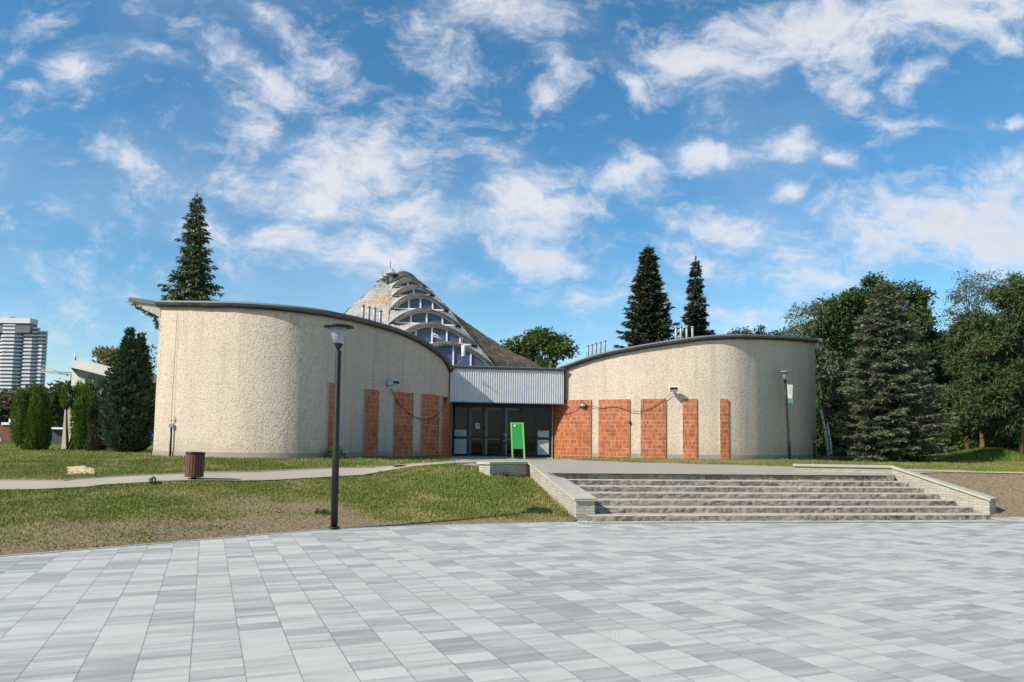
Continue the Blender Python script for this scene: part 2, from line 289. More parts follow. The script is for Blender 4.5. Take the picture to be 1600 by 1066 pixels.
def m_plaza():
    m, nt, out = newmat('plaza_paving'); g = node(nt, 'ShaderNodeNewGeometry').outputs['Position']
    s = node(nt, 'ShaderNodeSeparateXYZ', ins={0: g}); a = R(22.3); ca, sa = math.cos(a), math.sin(a)
    # strips run towards (-sa, ca)
    uu = mth(nt, 'ADD', mth(nt, 'MULTIPLY', s.outputs[0], ca), mth(nt, 'MULTIPLY', s.outputs[1], sa))
    vv = mth(nt, 'SUBTRACT', mth(nt, 'MULTIPLY', s.outputs[1], ca), mth(nt, 'MULTIPLY', s.outputs[0], sa))
    a_ = mth(nt, 'DIVIDE', mth(nt, 'ADD', uu, .05), .362); i = mth(nt, 'FLOOR', a_); fu = mth(nt, 'FRACT', a_)
    r1 = node(nt, 'ShaderNodeTexWhiteNoise', noise_dimensions='1D', ins={'W': i}).outputs[0]
    b_ = mth(nt, 'ADD', mth(nt, 'DIVIDE', vv, .46), mth(nt, 'MULTIPLY', mth(nt, 'FLOOR', mth(nt, 'MULTIPLY', r1, 3)), .3333))
    j = mth(nt, 'FLOOR', b_); fv = mth(nt, 'FRACT', b_)
    # some slabs are half length
    cell0 = node(nt, 'ShaderNodeCombineXYZ', ins={0: i, 1: j, 2: 3.0}).outputs[0]
    rs = node(nt, 'ShaderNodeTexWhiteNoise', noise_dimensions='3D', ins={'Vector': cell0}).outputs[0]
    half = mth(nt, 'GREATER_THAN', rs, .45)
    hb = mth(nt, 'MULTIPLY', half, mth(nt, 'FLOOR', mth(nt, 'MULTIPLY', fv, 2)))
    fv2 = mth(nt, 'FRACT', mth(nt, 'MULTIPLY', fv, mth(nt, 'ADD', 1.0, half)))
    cell = node(nt, 'ShaderNodeCombineXYZ', ins={0: i, 1: j, 2: hb}).outputs[0]
    w3 = node(nt, 'ShaderNodeTexWhiteNoise', noise_dimensions='3D', ins={'Vector': cell}); rr = w3.outputs[0]
    # streaks across every slab, each slab with its own pattern
    sv = node(nt, 'ShaderNodeCombineXYZ', ins={0: mth(nt, 'MULTIPLY', uu, .55), 1: mth(nt, 'MULTIPLY', vv, 5.0), 2: mth(nt, 'MULTIPLY', rr, 60.)}).outputs[0]
    st = tnoise(nt, sv, 1.3, 5, .6, .3)
    sv2 = node(nt, 'ShaderNodeCombineXYZ', ins={0: mth(nt, 'MULTIPLY', uu, 3.0), 1: mth(nt, 'MULTIPLY', vv, 26.0), 2: mth(nt, 'MULTIPLY', rr, 60.)}).outputs[0]
    st2 = tnoise(nt, sv2, 1.5, 4, .6)
    t = mth(nt, 'ADD', mth(nt, 'MULTIPLY', mth(nt, 'SUBTRACT', st, .5), 1.5), mth(nt, 'ADD', mth(nt, 'MULTIPLY', rr, .50), mth(nt, 'MULTIPLY', st2, .24)))
    c = ramp(nt, t, [(.0, (.275, .285, .278)), (.25, (.375, .382, .362)), (.48, (.485, .488, .452)), (.9, (.54, .54, .50))])
    big = tnoise(nt, g, .45, 4)
    c = mixc(nt, ramp(nt, big, [(.4, .0), (.75, .22)]), c, (.40, .385, .34))
    sp = tnoise(nt, g, 90, 2); c = mixc(nt, mth(nt, 'MULTIPLY', ramp(nt, sp, [(.3, 1.), (.5, 0.)]), .22), c, (.2, .2, .21))
    stn = tnoise(nt, g, 1.7, 8, .7); c = mixc(nt, ramp(nt, stn, [(.56, .0), (.70, .20)]), c, (.27, .26, .235))
    # arcs left by a machine
    for (px, py, r0) in ((760, 985, 1.1), (640, 905, 1.6), (1330, 960, 1.3)):
        q = G(px, py)
        dd = node(nt, 'ShaderNodeVectorMath', operation='DISTANCE', ins={0: g, 1: q}).outputs['Value']
        ring = mth(nt, 'SUBTRACT', 1.0, mth(nt, 'MULTIPLY', mth(nt, 'ABSOLUTE', mth(nt, 'SUBTRACT', dd, r0)), 9.0), clamp=True)
        fine = mth(nt, 'ADD', .5, mth(nt, 'MULTIPLY', mth(nt, 'SINE', mth(nt, 'MULTIPLY', dd, 170.)), .5))
        c = mixc(nt, mth(nt, 'MULTIPLY', mth(nt, 'MULTIPLY', ring, fine), mth(nt, 'MULTIPLY', ramp(nt, tnoise(nt, g, .9, 2), [(.45, 0.), (.55, 1.)]), .30)), c, (.33, .30, .25))
    ju = mth(nt, 'LESS_THAN', mth(nt, 'MINIMUM', fu, mth(nt, 'SUBTRACT', 1.0, fu)), .0115)
    jlen = mth(nt, 'MULTIPLY', mth(nt, 'ADD', .0055, mth(nt, 'MULTIPLY', half, .0055)), 1.0)
    jv = mth(nt, 'LESS_THAN', mth(nt, 'MINIMUM', fv2, mth(nt, 'SUBTRACT', 1.0, fv2)), jlen)
    c = mixc(nt, mth(nt, 'MULTIPLY', jv, .42), c, (.16, .16, .155))
    c = mixc(nt, mth(nt, 'MULTIPLY', ju, .58), c, (.11, .112, .11))
    jj = mth(nt, 'MAXIMUM', ju, jv)
    h = mth(nt, 'ADD', mth(nt, 'MULTIPLY', jj, -1.0), mth(nt, 'ADD', mth(nt, 'MULTIPLY', rr, .25), mth(nt, 'MULTIPLY', sp, .12)))
    bsdf(nt, out, c, .62, 0, h, .5, .006, .4)
m_plaza()
def m_ground():
    m, nt, out = newmat('ground_soil'); g = node(nt, 'ShaderNodeNewGeometry').outputs['Position']
    at = node(nt, 'ShaderNodeAttribute', attribute_name='green').outputs['Fac']
    n = tnoise(nt, g, 2.5, 8, .7); n3 = tnoise(nt, g, 14, 6, .7)
    soil = ramp(nt, n3, [(.3, (.14, .10, .062)), (.5, (.25, .18, .115)), (.7, (.38, .29, .18))])
    dry = ramp(nt, n3, [(.3, (.17, .14, .055)), (.7, (.33, .27, .12))])
    gr = ramp(nt, n3, [(.3, (.07, .10, .018)), (.7, (.16, .20, .04))])
    f = mth(nt, 'ADD', at, mth(nt, 'MULTIPLY', mth(nt, 'SUBTRACT', n, .5), .6))
    c = mixc(nt, ramp(nt, f, [(.15, 0.), (.40, 1.)]), soil, dry)
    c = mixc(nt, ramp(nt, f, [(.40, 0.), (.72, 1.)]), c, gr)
    bsdf(nt, out, c, .95, 0, n3, .9, .05, .15)
m_ground()

# ------------------------------------------------------------------ mesh helpers
class MB:
    def __init__(s): s.v = []; s.f = []; s.m = []; s.sm = []
    def add(s, vs, fs, mi=0, smooth=False):
        b = len(s.v); s.v += [tuple(x) for x in vs]
        for f in fs: s.f.append(tuple(b+i for i in f)); s.m.append(mi); s.sm.append(smooth)
        return s
    def quad(s, a, b, c, d, mi=0): return s.add([a, b, c, d], [(0, 1, 2, 3)], mi)
    def box(s, x0, x1, y0, y1, z0, z1, mi=0, M=None):
        vs = [Vector(p) for p in ((x0,y0,z0),(x1,y0,z0),(x1,y1,z0),(x0,y1,z0),(x0,y0,z1),(x1,y0,z1),(x1,y1,z1),(x0,y1,z1))]
        if M is not None: vs = [M @ p for p in vs]
        return s.add(vs, [(3,2,1,0),(4,5,6,7),(0,1,5,4),(1,2,6,5),(2,3,7,6),(3,0,4,7)], mi)
    def lathe(s, prof, n=16, c=(0, 0, 0), mi=0, smooth=True, M=None):
        vs = []; fs = []
        for r, z in prof:
            for k in range(n):
                a = 2*math.pi*k/n; p = Vector((c[0]+r*math.cos(a), c[1]+r*math.sin(a), c[2]+z)); vs.append(M @ p if M is not None else p)
        for i in range(len(prof)-1):
            for k in range(n):
                k2 = (k+1) % n; fs.append((i*n+k, i*n+k2, (i+1)*n+k2, (i+1)*n+k))
        fs.append(tuple(range(n-1, -1, -1))); fs.append(tuple((len(prof)-1)*n+k for k in range(n)))
        return s.add(vs, fs, mi, smooth)
    def tube(s, pts, r, n=8, mi=0, smooth=True):
        pts = [Vector(p) for p in pts]; rs = r if isinstance(r, (list, tuple)) else [r]*len(pts); vs = []; fs = []
        for i, p in enumerate(pts):
            t = (pts[min(i+1, len(pts)-1)]-pts[max(i-1, 0)]); t = t.normalized() if t.length > 1e-9 else Vector((0, 0, 1))
            a = t.cross(Vector((0, 0, 1)) if abs(t.z) < .9 else Vector((1, 0, 0))).normalized(); b = t.cross(a)
            for k in range(n):
                an = 2*math.pi*k/n; vs.append(p+(a*math.cos(an)+b*math.sin(an))*rs[i])
        for i in range(len(pts)-1):
            for k in range(n):
                k2 = (k+1) % n; fs.append((i*n+k, i*n+k2, (i+1)*n+k2, (i+1)*n+k))
        fs.append(tuple(range(n-1, -1, -1))); fs.append(tuple((len(pts)-1)*n+k for k in range(n)))
        return s.add(vs, fs, mi, smooth)
    def grid(s, P, mi=0, smooth=True, flip=False):
        nr, nc = len(P), len(P[0]); vs = [p for r in P for p in r]; fs = []
        for i in range(nr-1):
            for j in range(nc-1):
                q = (i*nc+j, i*nc+j+1, (i+1)*nc+j+1, (i+1)*nc+j); fs.append(q[::-1] if flip else q)
        return s.add(vs, fs, mi, smooth)
    def build(s, name, mats, parent=None, uv=False):
        if isinstance(mats, str): mats = [mats]
        me = bpy.data.meshes.new(name); me.from_pydata(s.v, [], s.f)
        for k in mats: me.materials.append(MATS[k])
        me.polygons.foreach_set('material_index', s.m); me.polygons.foreach_set('use_smooth', s.sm)
        me.update()
        if uv:
            ul = me.uv_layers.new(name='UVMap')
            for p in me.polygons:
                n = p.normal
                t = Vector((1, 0, 0)) if abs(n.z) > .8 else Vector((-n.y, n.x, 0)).normalized()
                for li in p.loop_indices:
                    co = me.vertices[me.loops[li].vertex_index].co
                    if uv == 'arc': ul.data[li].uv = (s.arc[me.loops[li].vertex_index], co.z)
                    else: ul.data[li].uv = (co.x, co.y) if abs(n.z) > .8 else (co.dot(t), co.z)
        o = bpy.data.objects.new(name, me); COL.objects.link(o); o.parent = parent
        return o
def tag(o, label=None, cat=None, group=None, kind=None):
    if label: o['label'] = label
    if cat: o['category'] = cat
    if group: o['group'] = group
    if kind: o['kind'] = kind
    return o
def thing(name, label, cat, loc=(0, 0, 0), group=None, rz=0):
    o = bpy.data.objects.new(name, None); COL.objects.link(o); o.location = loc; o.rotation_euler = (0, 0, rz); o.empty_display_size = .2
    return tag(o, label, cat, group)
def leafmesh(name, C, D, N, L, Wd, mat, parent=None):
    n = len(C); D = D/np.linalg.norm(D, axis=1, keepdims=True)
    S = np.cross(D, N); S /= (np.linalg.norm(S, axis=1, keepdims=True)+1e-9)
    L = np.asarray(L).reshape(-1, 1)*np.ones((n, 1)); Wd = np.asarray(Wd).reshape(-1, 1)*np.ones((n, 1))
    V = np.empty((n, 4, 3), np.float32)
    V[:, 0] = C; V[:, 1] = C+D*L*.45+S*Wd*.5; V[:, 2] = C+D*L; V[:, 3] = C+D*L*.45-S*Wd*.5
    me = bpy.data.meshes.new(name); me.vertices.add(n*4); me.vertices.foreach_set('co', V.ravel())
    me.loops.add(n*4); me.loops.foreach_set('vertex_index', np.arange(n*4, dtype=np.int32))
    me.polygons.add(n); me.polygons.foreach_set('loop_start', np.arange(0, n*4, 4, dtype=np.int32)); me.polygons.foreach_set('loop_total', np.full(n, 4, np.int32))
    me.materials.append(MATS[mat]); me.update(calc_edges=True); me.validate()
    o = bpy.data.objects.new(name, me); COL.objects.link(o); o.parent = parent; return o
def lerp(a, b, t): return a+(b-a)*t
def interp(x, xs, ys): return float(np.interp(x, xs, ys))
def smooth(a, b, x):
    t = min(1, max(0, (x-a)/(b-a))); return t*t*(3-2*t)
def resample(pts, step):
    """Catmull-Rom through the points, then even steps"""
    P = [np.array(p, float) for p in pts]; P = [2*P[0]-P[1]]+P+[2*P[-1]-P[-2]]; out = []
    for i in range(1, len(P)-2):
        for t in np.linspace(0, 1, 24, endpoint=False):
            a, b, c, d = P[i-1], P[i], P[i+1], P[i+2]
            out.append(.5*((2*b)+(c-a)*t+(2*a-5*b+4*c-d)*t*t+(3*b-a-3*c+d)*t**3))
    out.append(P[-2]); out = np.array(out)
    s = np.r_[0, np.cumsum(np.linalg.norm(np.diff(out[:, :2], axis=0), axis=1))]
    n = max(2, int(s[-1]/step)); q = np.linspace(0, s[-1], n+1)
    return np.stack([np.interp(q, s, out[:, k]) for k in range(out.shape[1])], 1), q

# ------------------------------------------------------------------ plan curves: (pixel column, distance, roof height)
LW = [(240,26.0,6.45),(300,25.0,6.26),(370,24.4,6.14),(440,24.45,6.05),(490,25.0,6.03),(516,25.7,6.05),(545,26.9,6.13),(567,28.4,6.25),(614,29.8,6.14),(640,30.4,5.96),(660,31.0,5.76),(687,32.2,5.38),(699,33.2,4.95),(705,35.0,4.75)]
RW = [(863,35.0,5.0),(884,34.3,5.2),(935,33.6,5.66),(1000,32.8,5.97),(1050,32.45,6.17),(1100,32.15,6.33),(1140,32.1,6.40),(1170,32.4,6.46),(1200,33.1,6.55),(1240,34.9,6.76),(1276,37.9,7.10)]
LC, LS = resample([(XA(p, d), d, z) for p, d, z in LW], .12)
RC, RS = resample([(XA(p, d), d, z) for p, d, z in RW], .12)

# ------------------------------------------------------------------ terrain
yp = [(-70,-8),(-30,-4),(-16,2.5),(-9.5,7.6)]+[tuple(G(px, py)[:2]) for px, py in ((0,870),(160,857),(300,845),(520,827),(700,821),(900,816),(1545,808))]+[(20,18.6),(70,24)]
YPX = [a for a, b in yp]; YPY = [b for a, b in yp]
def Yp(x): return interp(x, YPX, YPY)
def in_poly(x, y, P):
    c = False; j = len(P)-1
    for i in range(len(P)):
        if (P[i][1] > y) != (P[j][1] > y) and x < (P[j][0]-P[i][0])*(y-P[i][1])/(P[j][1]-P[i][1])+P[i][0]: c = not c
        j = i
    return c
PLAT = [(-1.2,20.5),(-.7,20.25),(.55,20.15),(1.02,18.2),(9.9,19.25),(10.35,20.1),(14.5,23.0),(14.5,24.3),(10.3,25.8),(8,27.4),(5,29.3),(3.0,31.5),(2.1,33.6),(2.0,34.9),(-2.75,34.9),(-2.6,31.5),(-1.9,26),(-2.0,24.3)]
# staircase reference lines
SL0 = Vector((1.62, 15.75)); SL1 = Vector((.95, 18.3)); SR0 = Vector((11.05, 17.15)); SR1 = Vector((9.95, 19.3))
PLX = (.3, 10.6)
def dist_wall(x, y, C):
    d = np.hypot(C[:, 0]-x, C[:, 1]-y); return float(d.min())
LCs, RCs = LC[::6], RC[::6]
def zt(x, y):
    s = y-max(Yp(x), 9.2)
    z = .070*s
    if x < 2.0:
        z = .07*max(0, s)+.22*smooth(0, 2.5, s)*smooth(-6, .5, x)
    else: z = .30*s
    cap = .90 if x > -3 else lerp(.90, 1.0, smooth(-3, -8, x))
    z = min(max(z, -.0), cap)
    if y > 18:
        dl = dist_wall(x, y, LCs); z = max(z, lerp(z, 1.0, smooth(3.2, .6, dl))) if x < -3 else z
        dr = dist_wall(x, y, RCs); z = max(z, lerp(z, 1.0, smooth(2.0, .3, dr))) if x > 2.3 else z
        z = lerp(z, 1.0, smooth(34, 42, y))
        if x < -8: z = lerp(z, 1.08, smooth(24, 30, y))
    # mound on the right
    mc = G(1495, 722, 1.0); z += .42*math.exp(-((x-27.2)/1.7)**2-((y-42)/2.0)**2)
    if -4 < x < 2.2 and y > 15:
        z = lerp(z, max(z, min(.87, .165*(y-15.4))), smooth(-4, .3, x))
        z = lerp(z, max(z, .96 if x < .3 else .875), max(smooth(20.0, 23, y)*smooth(-5, -1.8, x), smooth(17.8, 20, y)*smooth(-3.6, -1.0, x)*(1-smooth(-.5, .35, x))))
    if s > 0: z += .02*(mn.noise(Vector((x*.8, y*.8, 0))))*smooth(0, 1.5, s)
    return z
def green(x, y):
    s = y-Yp(x)
    g = .44+.62*mn.noise(Vector((x*.28, y*.5, 3)))+.42*mn.noise(Vector((x*.9, y*1.3, 7)))
    if x < 2:
        g += lerp(-.60, .28, smooth(.0, 4.4, s + 1.6*mn.noise(Vector((x*.35, 0, 1)))))
        if x > -4: g += .75*smooth(-4, -1.5, x)*smooth(0.1, .7, s)
        # bare brown patch
        g -= .38*math.exp(-((x+5.2)/2.3)**2-((y-15.6)/1.5)**2)
        g += .5*math.exp(-((x+10.5)/3.0)**2-((y-16.0)/1.3)**2)  # lusher, darker grass stands in for the shadow of a tree out of view
    elif x > 10.8 and y < 21.5: g -= .75
    elif 10.8 < x: g += .1
    return max(-.2, min(1.2, g))
def axis(parts):
    out = []
    for a, b, st in parts:
        n = max(1, int(round((b-a)/st))); out += list(np.linspace(a, b, n, endpoint=False))
    return out+[parts[-1][1]]
xs = axis([(-400,-60,40),(-60,-24,3),(-24,-14,.5),(-14,2,.16),(2,14,.4),(14,30,.5),(30,70,4),(70,500,40)])
ss = axis([(0,12,.16),(12,30,.4),(30,60,2),(60,140,10),(140,1500,150)])
vs = []; gr = []
for x in xs:
    y0 = Yp(x)
    for s in ss:
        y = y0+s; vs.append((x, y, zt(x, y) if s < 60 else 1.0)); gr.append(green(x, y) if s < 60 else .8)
nn = len(ss); fs = [(i*nn+j, (i+1)*nn+j, (i+1)*nn+j+1, i*nn+j+1) for i in range(len(xs)-1) for j in range(nn-1)]
# leave the staircase and pit area: ground is lowered under the stairs and the platform
def in_stairs(x, y):
    return SL0.x-.25 < x+ (y-15.75)*.26 < SR0.x+.25 + (y-15.75)*0 and y < 18.6+(x-1)*.1 and y > Yp(x)-.1
vs2 = []
for x, y, z in vs:
    if -2.8 < x < 15 and 18 < y < 35 and in_poly(x, y, PLAT): z -= .05
    if .9 < x < 11.0 and y > Yp(x)-.01:
        lx = lerp(SL0.x, SL1.x, (y-15.75)/2.55); rx = lerp(SR0.x, SR1.x, (y-17.15)/2.15)
        if lx-.2 < x < rx+.2 and y < 18.5+.1*x: z = min(z, -.15)
    vs2.append((x, y, z))
mb = MB(); mb.add(vs2, fs, 0, True); gnd = mb.build('ground', 'ground_soil'); tag(gnd, kind='structure')
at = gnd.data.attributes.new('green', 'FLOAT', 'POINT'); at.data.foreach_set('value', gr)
# plaza
mb = MB(); px_ = [x for x in YPX]; vs = []
xx = axis([(-70,-16,6),(-16,14,.5),(14,70,6)])
vs = [(x, Yp(x)+(.35 if 1.4 < x < 11.3 else 0), 0.0) for x in xx]; n = len(vs); vs += [(x, -60, 0.0) for x in xx]
mb.add(vs, [(n+i, n+i+1, i+1, i) for i in range(n-1)]); tag(mb.build('plaza', 'plaza_paving'), kind='structure')
mb = MB(); mb.quad((-1500, -1500, -.5), (1500, -1500, -.5), (1500, 8, -.5), (-1500, 8, -.5)); tag(mb.build('far_ground', 'ground_soil'), kind='structure')
# edging strip along the lawn
mb = MB(); P = [[], [], [], []]
for x in axis([(-16, 1.5, .3)]):
    y = Yp(x); P[0].append((x, y-.05, -.02)); P[1].append((x, y-.05, .012)); P[2].append((x, y+.03, .012)); P[3].append((x, y+.03, -.02))
mb.grid(P, 0, False, True); mb.build('kerb_edging', 'pale_panel'); tag(bpy.data.objects['kerb_edging'], kind='structure')
# paved landing at the top of the stairs, reaching the doors
def sheet(name, poly, mat, dz, zf=zt, step=.35, thick=False):
    """fills a polygon with a fine grid draped on the terrain"""
    poly = [Vector(p) for p in poly]; x0 = min(p.x for p in poly); x1 = max(p.x for p in poly)
    def ys(x):
        r = []
        for i, a in enumerate(poly):
            b = poly[(i+1) % len(poly)]
            if (a.x <= x < b.x) or (b.x <= x < a.x): r.append(a.y+(b.y-a.y)*(x-a.x)/(b.x-a.x))
        return (min(r), max(r)) if len(r) > 1 else (None, None)
    nx = int((x1-x0)/step)+1; rows = []
    for i in range(nx+1):
        x = lerp(x0+1e-3, x1-1e-3, i/nx); a, b = ys(x)
        if a is None: continue
        rows.append([(x, lerp(a, b, k/24), zf(x, lerp(a, b, k/24))+dz) for k in range(25)])
    mb = MB(); mb.grid(rows, 0, True, True); o = mb.build(name, mat); tag(o, kind='structure'); return o
def zplat(x, y): return max(.89, zt(x, y)) if y > 21 else .89
sheet('pavement', PLAT, 'asphalt', .012, zplat)
# left path, following the terrain
PC = [(-40,12.5),(-24,16.2)]+[(G(px, py, z)[0], G(px, py, z)[1]) for px, py, z in ((0,753,.62),(150,749,.66),(300,744.5,.69),(400,741,.72),(500,736.5,.75),(600,732.5,.79),(690,730,.84))]+[(-1.2,25.2)]
pc, _ = resample(PC, .4)
def ribbon(name, pc, w, mat, dz, lift=None):
    rows = [[], [], [], [], []]
    for i, p in enumerate(pc):
        t = np.array(pc[min(i+1, len(pc)-1)])-np.array(pc[max(i-1, 0)]); t = t/np.linalg.norm(t); nrm = np.array((-t[1], t[0]))
        for k, q in enumerate((-1, -.5, 0, .5, 1)):
            x, y = p[:2]+nrm*w/2*q; rows[k].append((x, y, zt(x, y)+dz))
    mb = MB(); mb.grid(rows, 0, True, True); return tag(mb.build(name, mat), kind='structure')
ribbon('path', pc, 1.5, 'path_asphalt', .022)
for sgn in (-1, 1):
    mb = MB(); rows = [[], [], []]
    for i, p in enumerate(pc):
        t = np.array(pc[min(i+1, len(pc)-1)])-np.array(pc[max(i-1, 0)]); t = t/np.linalg.norm(t); nrm = np.array((-t[1], t[0]))*sgn
        for k, (w, h) in enumerate(((.745, .0), (.745, .04), (.82, .04))):
            x, y = p[:2]+nrm*w; rows[k].append((x, y, zt(x, y)+h))
    mb.grid(rows, 0, False, sgn > 0); tag(mb.build('path_kerb', 'kerb'), kind='structure')
# right path
RP = [G(1395, 737, .9).to_2d()+Vector((.3, 1.5)), G(1450, 737, .9).to_2d(), G(1520, 738.5, .9).to_2d(), G(1600, 740, .9).to_2d(), Vector((22, 22.0)), Vector((45, 24))]
rp, _ = resample([tuple(p) for p in RP], .5); ribbon('path', rp, 1.6, 'path_asphalt', .022)
# sandy worn spot beside the path
def GT(px, py):
    z = .7
    for _ in range(12): p = G(px, py, z); z = .5*z+.5*zt(p.x, p.y)
    return Vector((p.x, p.y, zt(p.x, p.y)))
mb = MB(); q = GT(127, 735.5); ring = []
for k in range(36):
    a = 2*math.pi*k/36; rr = 1+.55*mn.noise(Vector((math.cos(a)*2.2, math.sin(a)*2.2, 5)))
    p = GT(127+23*rr*math.cos(a)-3*math.sin(a), 735.5-6.5*rr*math.sin(a)); ring.append((p.x, p.y, p.z+.012))
SAND = [(p[0], p[1]) for p in ring]
mb.add([(q.x, q.y, zt(q.x, q.y)+.02)]+ring, [(0, 1+k, 1+(k+1) % 36) for k in range(36)], 0, True); tag(mb.build('sand_patch', 'sand'), kind='structure')
# drainage slot in front of the stairs
mb = MB(); a = Vector((1.4, 15.35, .004)); b = Vector((24, 18.35, .004)); t = (b-a).normalized(); nr = Vector((-t.y, t.x, 0))
mb.quad(a-nr*.05, b-nr*.05, b+nr*.05, a+nr*.05); 
for i in range(int((b-a).length/.09)):
    p = a+t*(i*.09); mb.quad(p-nr*.035+Vector((0,0,.004)), p-nr*.035+t*.05+Vector((0,0,.004)), p+nr*.035+t*.05+Vector((0,0,.004)), p+nr*.035+Vector((0,0,.004)), 1)
tag(mb.build('drain_channel', ['kerb', 'black_metal']), 'long narrow drain channel with a slotted grate at the foot of the stone steps', 'drain')

# ------------------------------------------------------------------ stairs and wing walls
st = thing('stone_staircase', 'wide flight of seven weathered stone steps between low walls', 'stairs', (6, 17.5, 0))
def child_at(o, par): o.parent = par; o.matrix_parent_inverse = Matrix.Translation(-Vector(par.location)) if par.rotation_euler.z == 0 else (Matrix.Translation(par.location) @ Matrix.Rotation(par.rotation_euler.z, 4, 'Z')).inverted(); return o
random.seed(3)
RISE = .127
for k in range(7):
    t0 = k/6; A = SL0.lerp(SL1, t0); B = SR0.lerp(SR1, t0); z0, z1 = RISE*k-(.12 if k == 0 else .02), RISE*(k+1)
    n = 150; joints = []; x = random.uniform(.3, 1.0); Ln = (B-A).length
    while x < Ln: joints.append(x); x += random.uniform(.75, 1.5)
    dirn = (B-A).normalized(); back = Vector((-dirn.y, dirn.x))
    rows = []; 
    prof = [(0, 0), (0, .25), (0, .5), (0, .75), (.004, .93), (.018, 1.0), (.05, 1.0), (.46, 1.0)]
    for (bk, h) in prof:
        r = []
        for i in range(n+1):
            s = Ln*i/n; p = A+dirn*s; z = lerp(z0, z1, h)
            jd = min([abs(s-j) for j in joints]+[9]); groove = .022*max(0, 1-jd/.04)
            blk = sum(1 for j in joints if j < s)
            off = .010*mn.noise(Vector((blk*3.1, k*5.0, 0)))
            if bk < .04: d = .030*mn.noise(Vector((s*6, z*24, k)))+.020*mn.noise(Vector((s*17, z*40, k)))+groove+off; dz = 0.006*mn.noise(Vector((s*4, 1, k))) if h == 1 else 0
            else: d = 0; dz = .003*mn.noise(Vector((s*3, bk*5, k)))-groove*.2
            q = p+back*(bk+d); r.append((q.x, q.y, z+dz))
        rows.append(r)
    mb = MB(); mb.grid(rows[:5], 0, True, False); mb.grid(rows[4:], 1, True, False)
    child_at(mb.build('step', ['step_rough', 'step_tread']), st)
def wing(name, label, pts, w, tops, ends=True, zb=-.2):
    """wall through plan points, body plus overhanging coping; pts are the centre line"""
    t = thing(name, label, 'wall', (pts[0][0], pts[0][1], 0), 'low stone walls flanking the steps')
    body, cop = MB(), MB()
    P = [Vector(p) for p in pts]
    def offs(hw):
        Lf, Rt = [], []
        for i in range(len(P)):
            if i == 0: d = (P[1]-P[0]).normalized(); n = Vector((-d.y, d.x)); Lf.append(P[0]+n*hw-d*(hw-w/2)); Rt.append(P[0]-n*hw-d*(hw-w/2))
            elif i == len(P)-1: d = (P[-1]-P[-2]).normalized(); n = Vector((-d.y, d.x)); Lf.append(P[-1]+n*hw+d*(hw-w/2)); Rt.append(P[-1]-n*hw+d*(hw-w/2))
            else:
                d1 = (P[i]-P[i-1]).normalized(); d2 = (P[i+1]-P[i]).normalized(); n1 = Vector((-d1.y, d1.x)); n2 = Vector((-d2.y, d2.x)); b = (n1+n2).normalized(); k = hw/b.dot(n1); Lf.append(P[i]+b*k); Rt.append(P[i]-b*k)
        return Lf, Rt
    def solid(mb, hw, zlo, zhi):
        Lf, Rt = offs(hw)
        for i in range(len(P)-1):
            n = max(1, int((P[i+1]-P[i]).length/.5))
            for j in range(n):
                a, b = j/n, (j+1)/n
                l0, l1, r0, r1 = Lf[i].lerp(Lf[i+1], a), Lf[i].lerp(Lf[i+1], b), Rt[i].lerp(Rt[i+1], a), Rt[i].lerp(Rt[i+1], b)
                za, zb_, ya, yb = lerp(zhi[i], zhi[i+1], a), lerp(zhi[i], zhi[i+1], b), lerp(zlo[i], zlo[i+1], a), lerp(zlo[i], zlo[i+1], b)
                g = .004 if mb is cop else 0
                dd = (l1-l0).normalized()*g
                mb.quad((*l1, yb), (*l0, ya), (*l0, za), (*l1, zb_)); mb.quad((*r0, ya), (*r1, yb), (*r1, zb_), (*r0, za))
                mb.quad((*(r0+dd), za), (*(r1-dd), zb_), (*(l1-dd), zb_), (*(l0+dd), za)); mb.quad((*l0, ya), (*l1, yb), (*r1, yb), (*r0, ya))
                if g:
                    mb.quad((*(l0), za-.01), (*(r0), za-.01), (*(r0), za-.03), (*(l0), za-.03))
        mb.quad((*Lf[0], zlo[0]), (*Rt[0], zlo[0]), (*Rt[0], zhi[0]), (*Lf[0], zhi[0])); mb.quad((*Rt[-1], zlo[-1]), (*Lf[-1], zlo[-1]), (*Lf[-1], zhi[-1]), (*Rt[-1], zhi[-1]))
    solid(body, w/2, [zb]*len(P), [z-.055 for z in tops]); solid(cop, w/2+.045, [z-.057 for z in tops], tops)
    child_at(body.build('wall_body', 'stone_blocks', None, True), t); child_at(cop.build('coping', 'coping', None, True), t); return t
fl = G(916, 815, 0); kl = G(833, 721, 1.13); el = G(757, 722, 1.13)
wing('low_wall', 'low pale block wall sloping down left of the steps beside the lawn', [(fl.x, fl.y+.18), (kl.x, kl.y), (el.x, el.y)], .42, [.47, 1.13, 1.13])
fr = G(1556, 808, 0); kr = G(1388, 727.5, 1.14); er = G(1243, 725, 1.14)
wing('low_wall', 'low pale block wall sloping down right of the steps beside bare soil', [(fr.x+.05, fr.y+.18), (kr.x+.1, kr.y), (er.x, er.y)], .34, [.43, 1.14, 1.14])

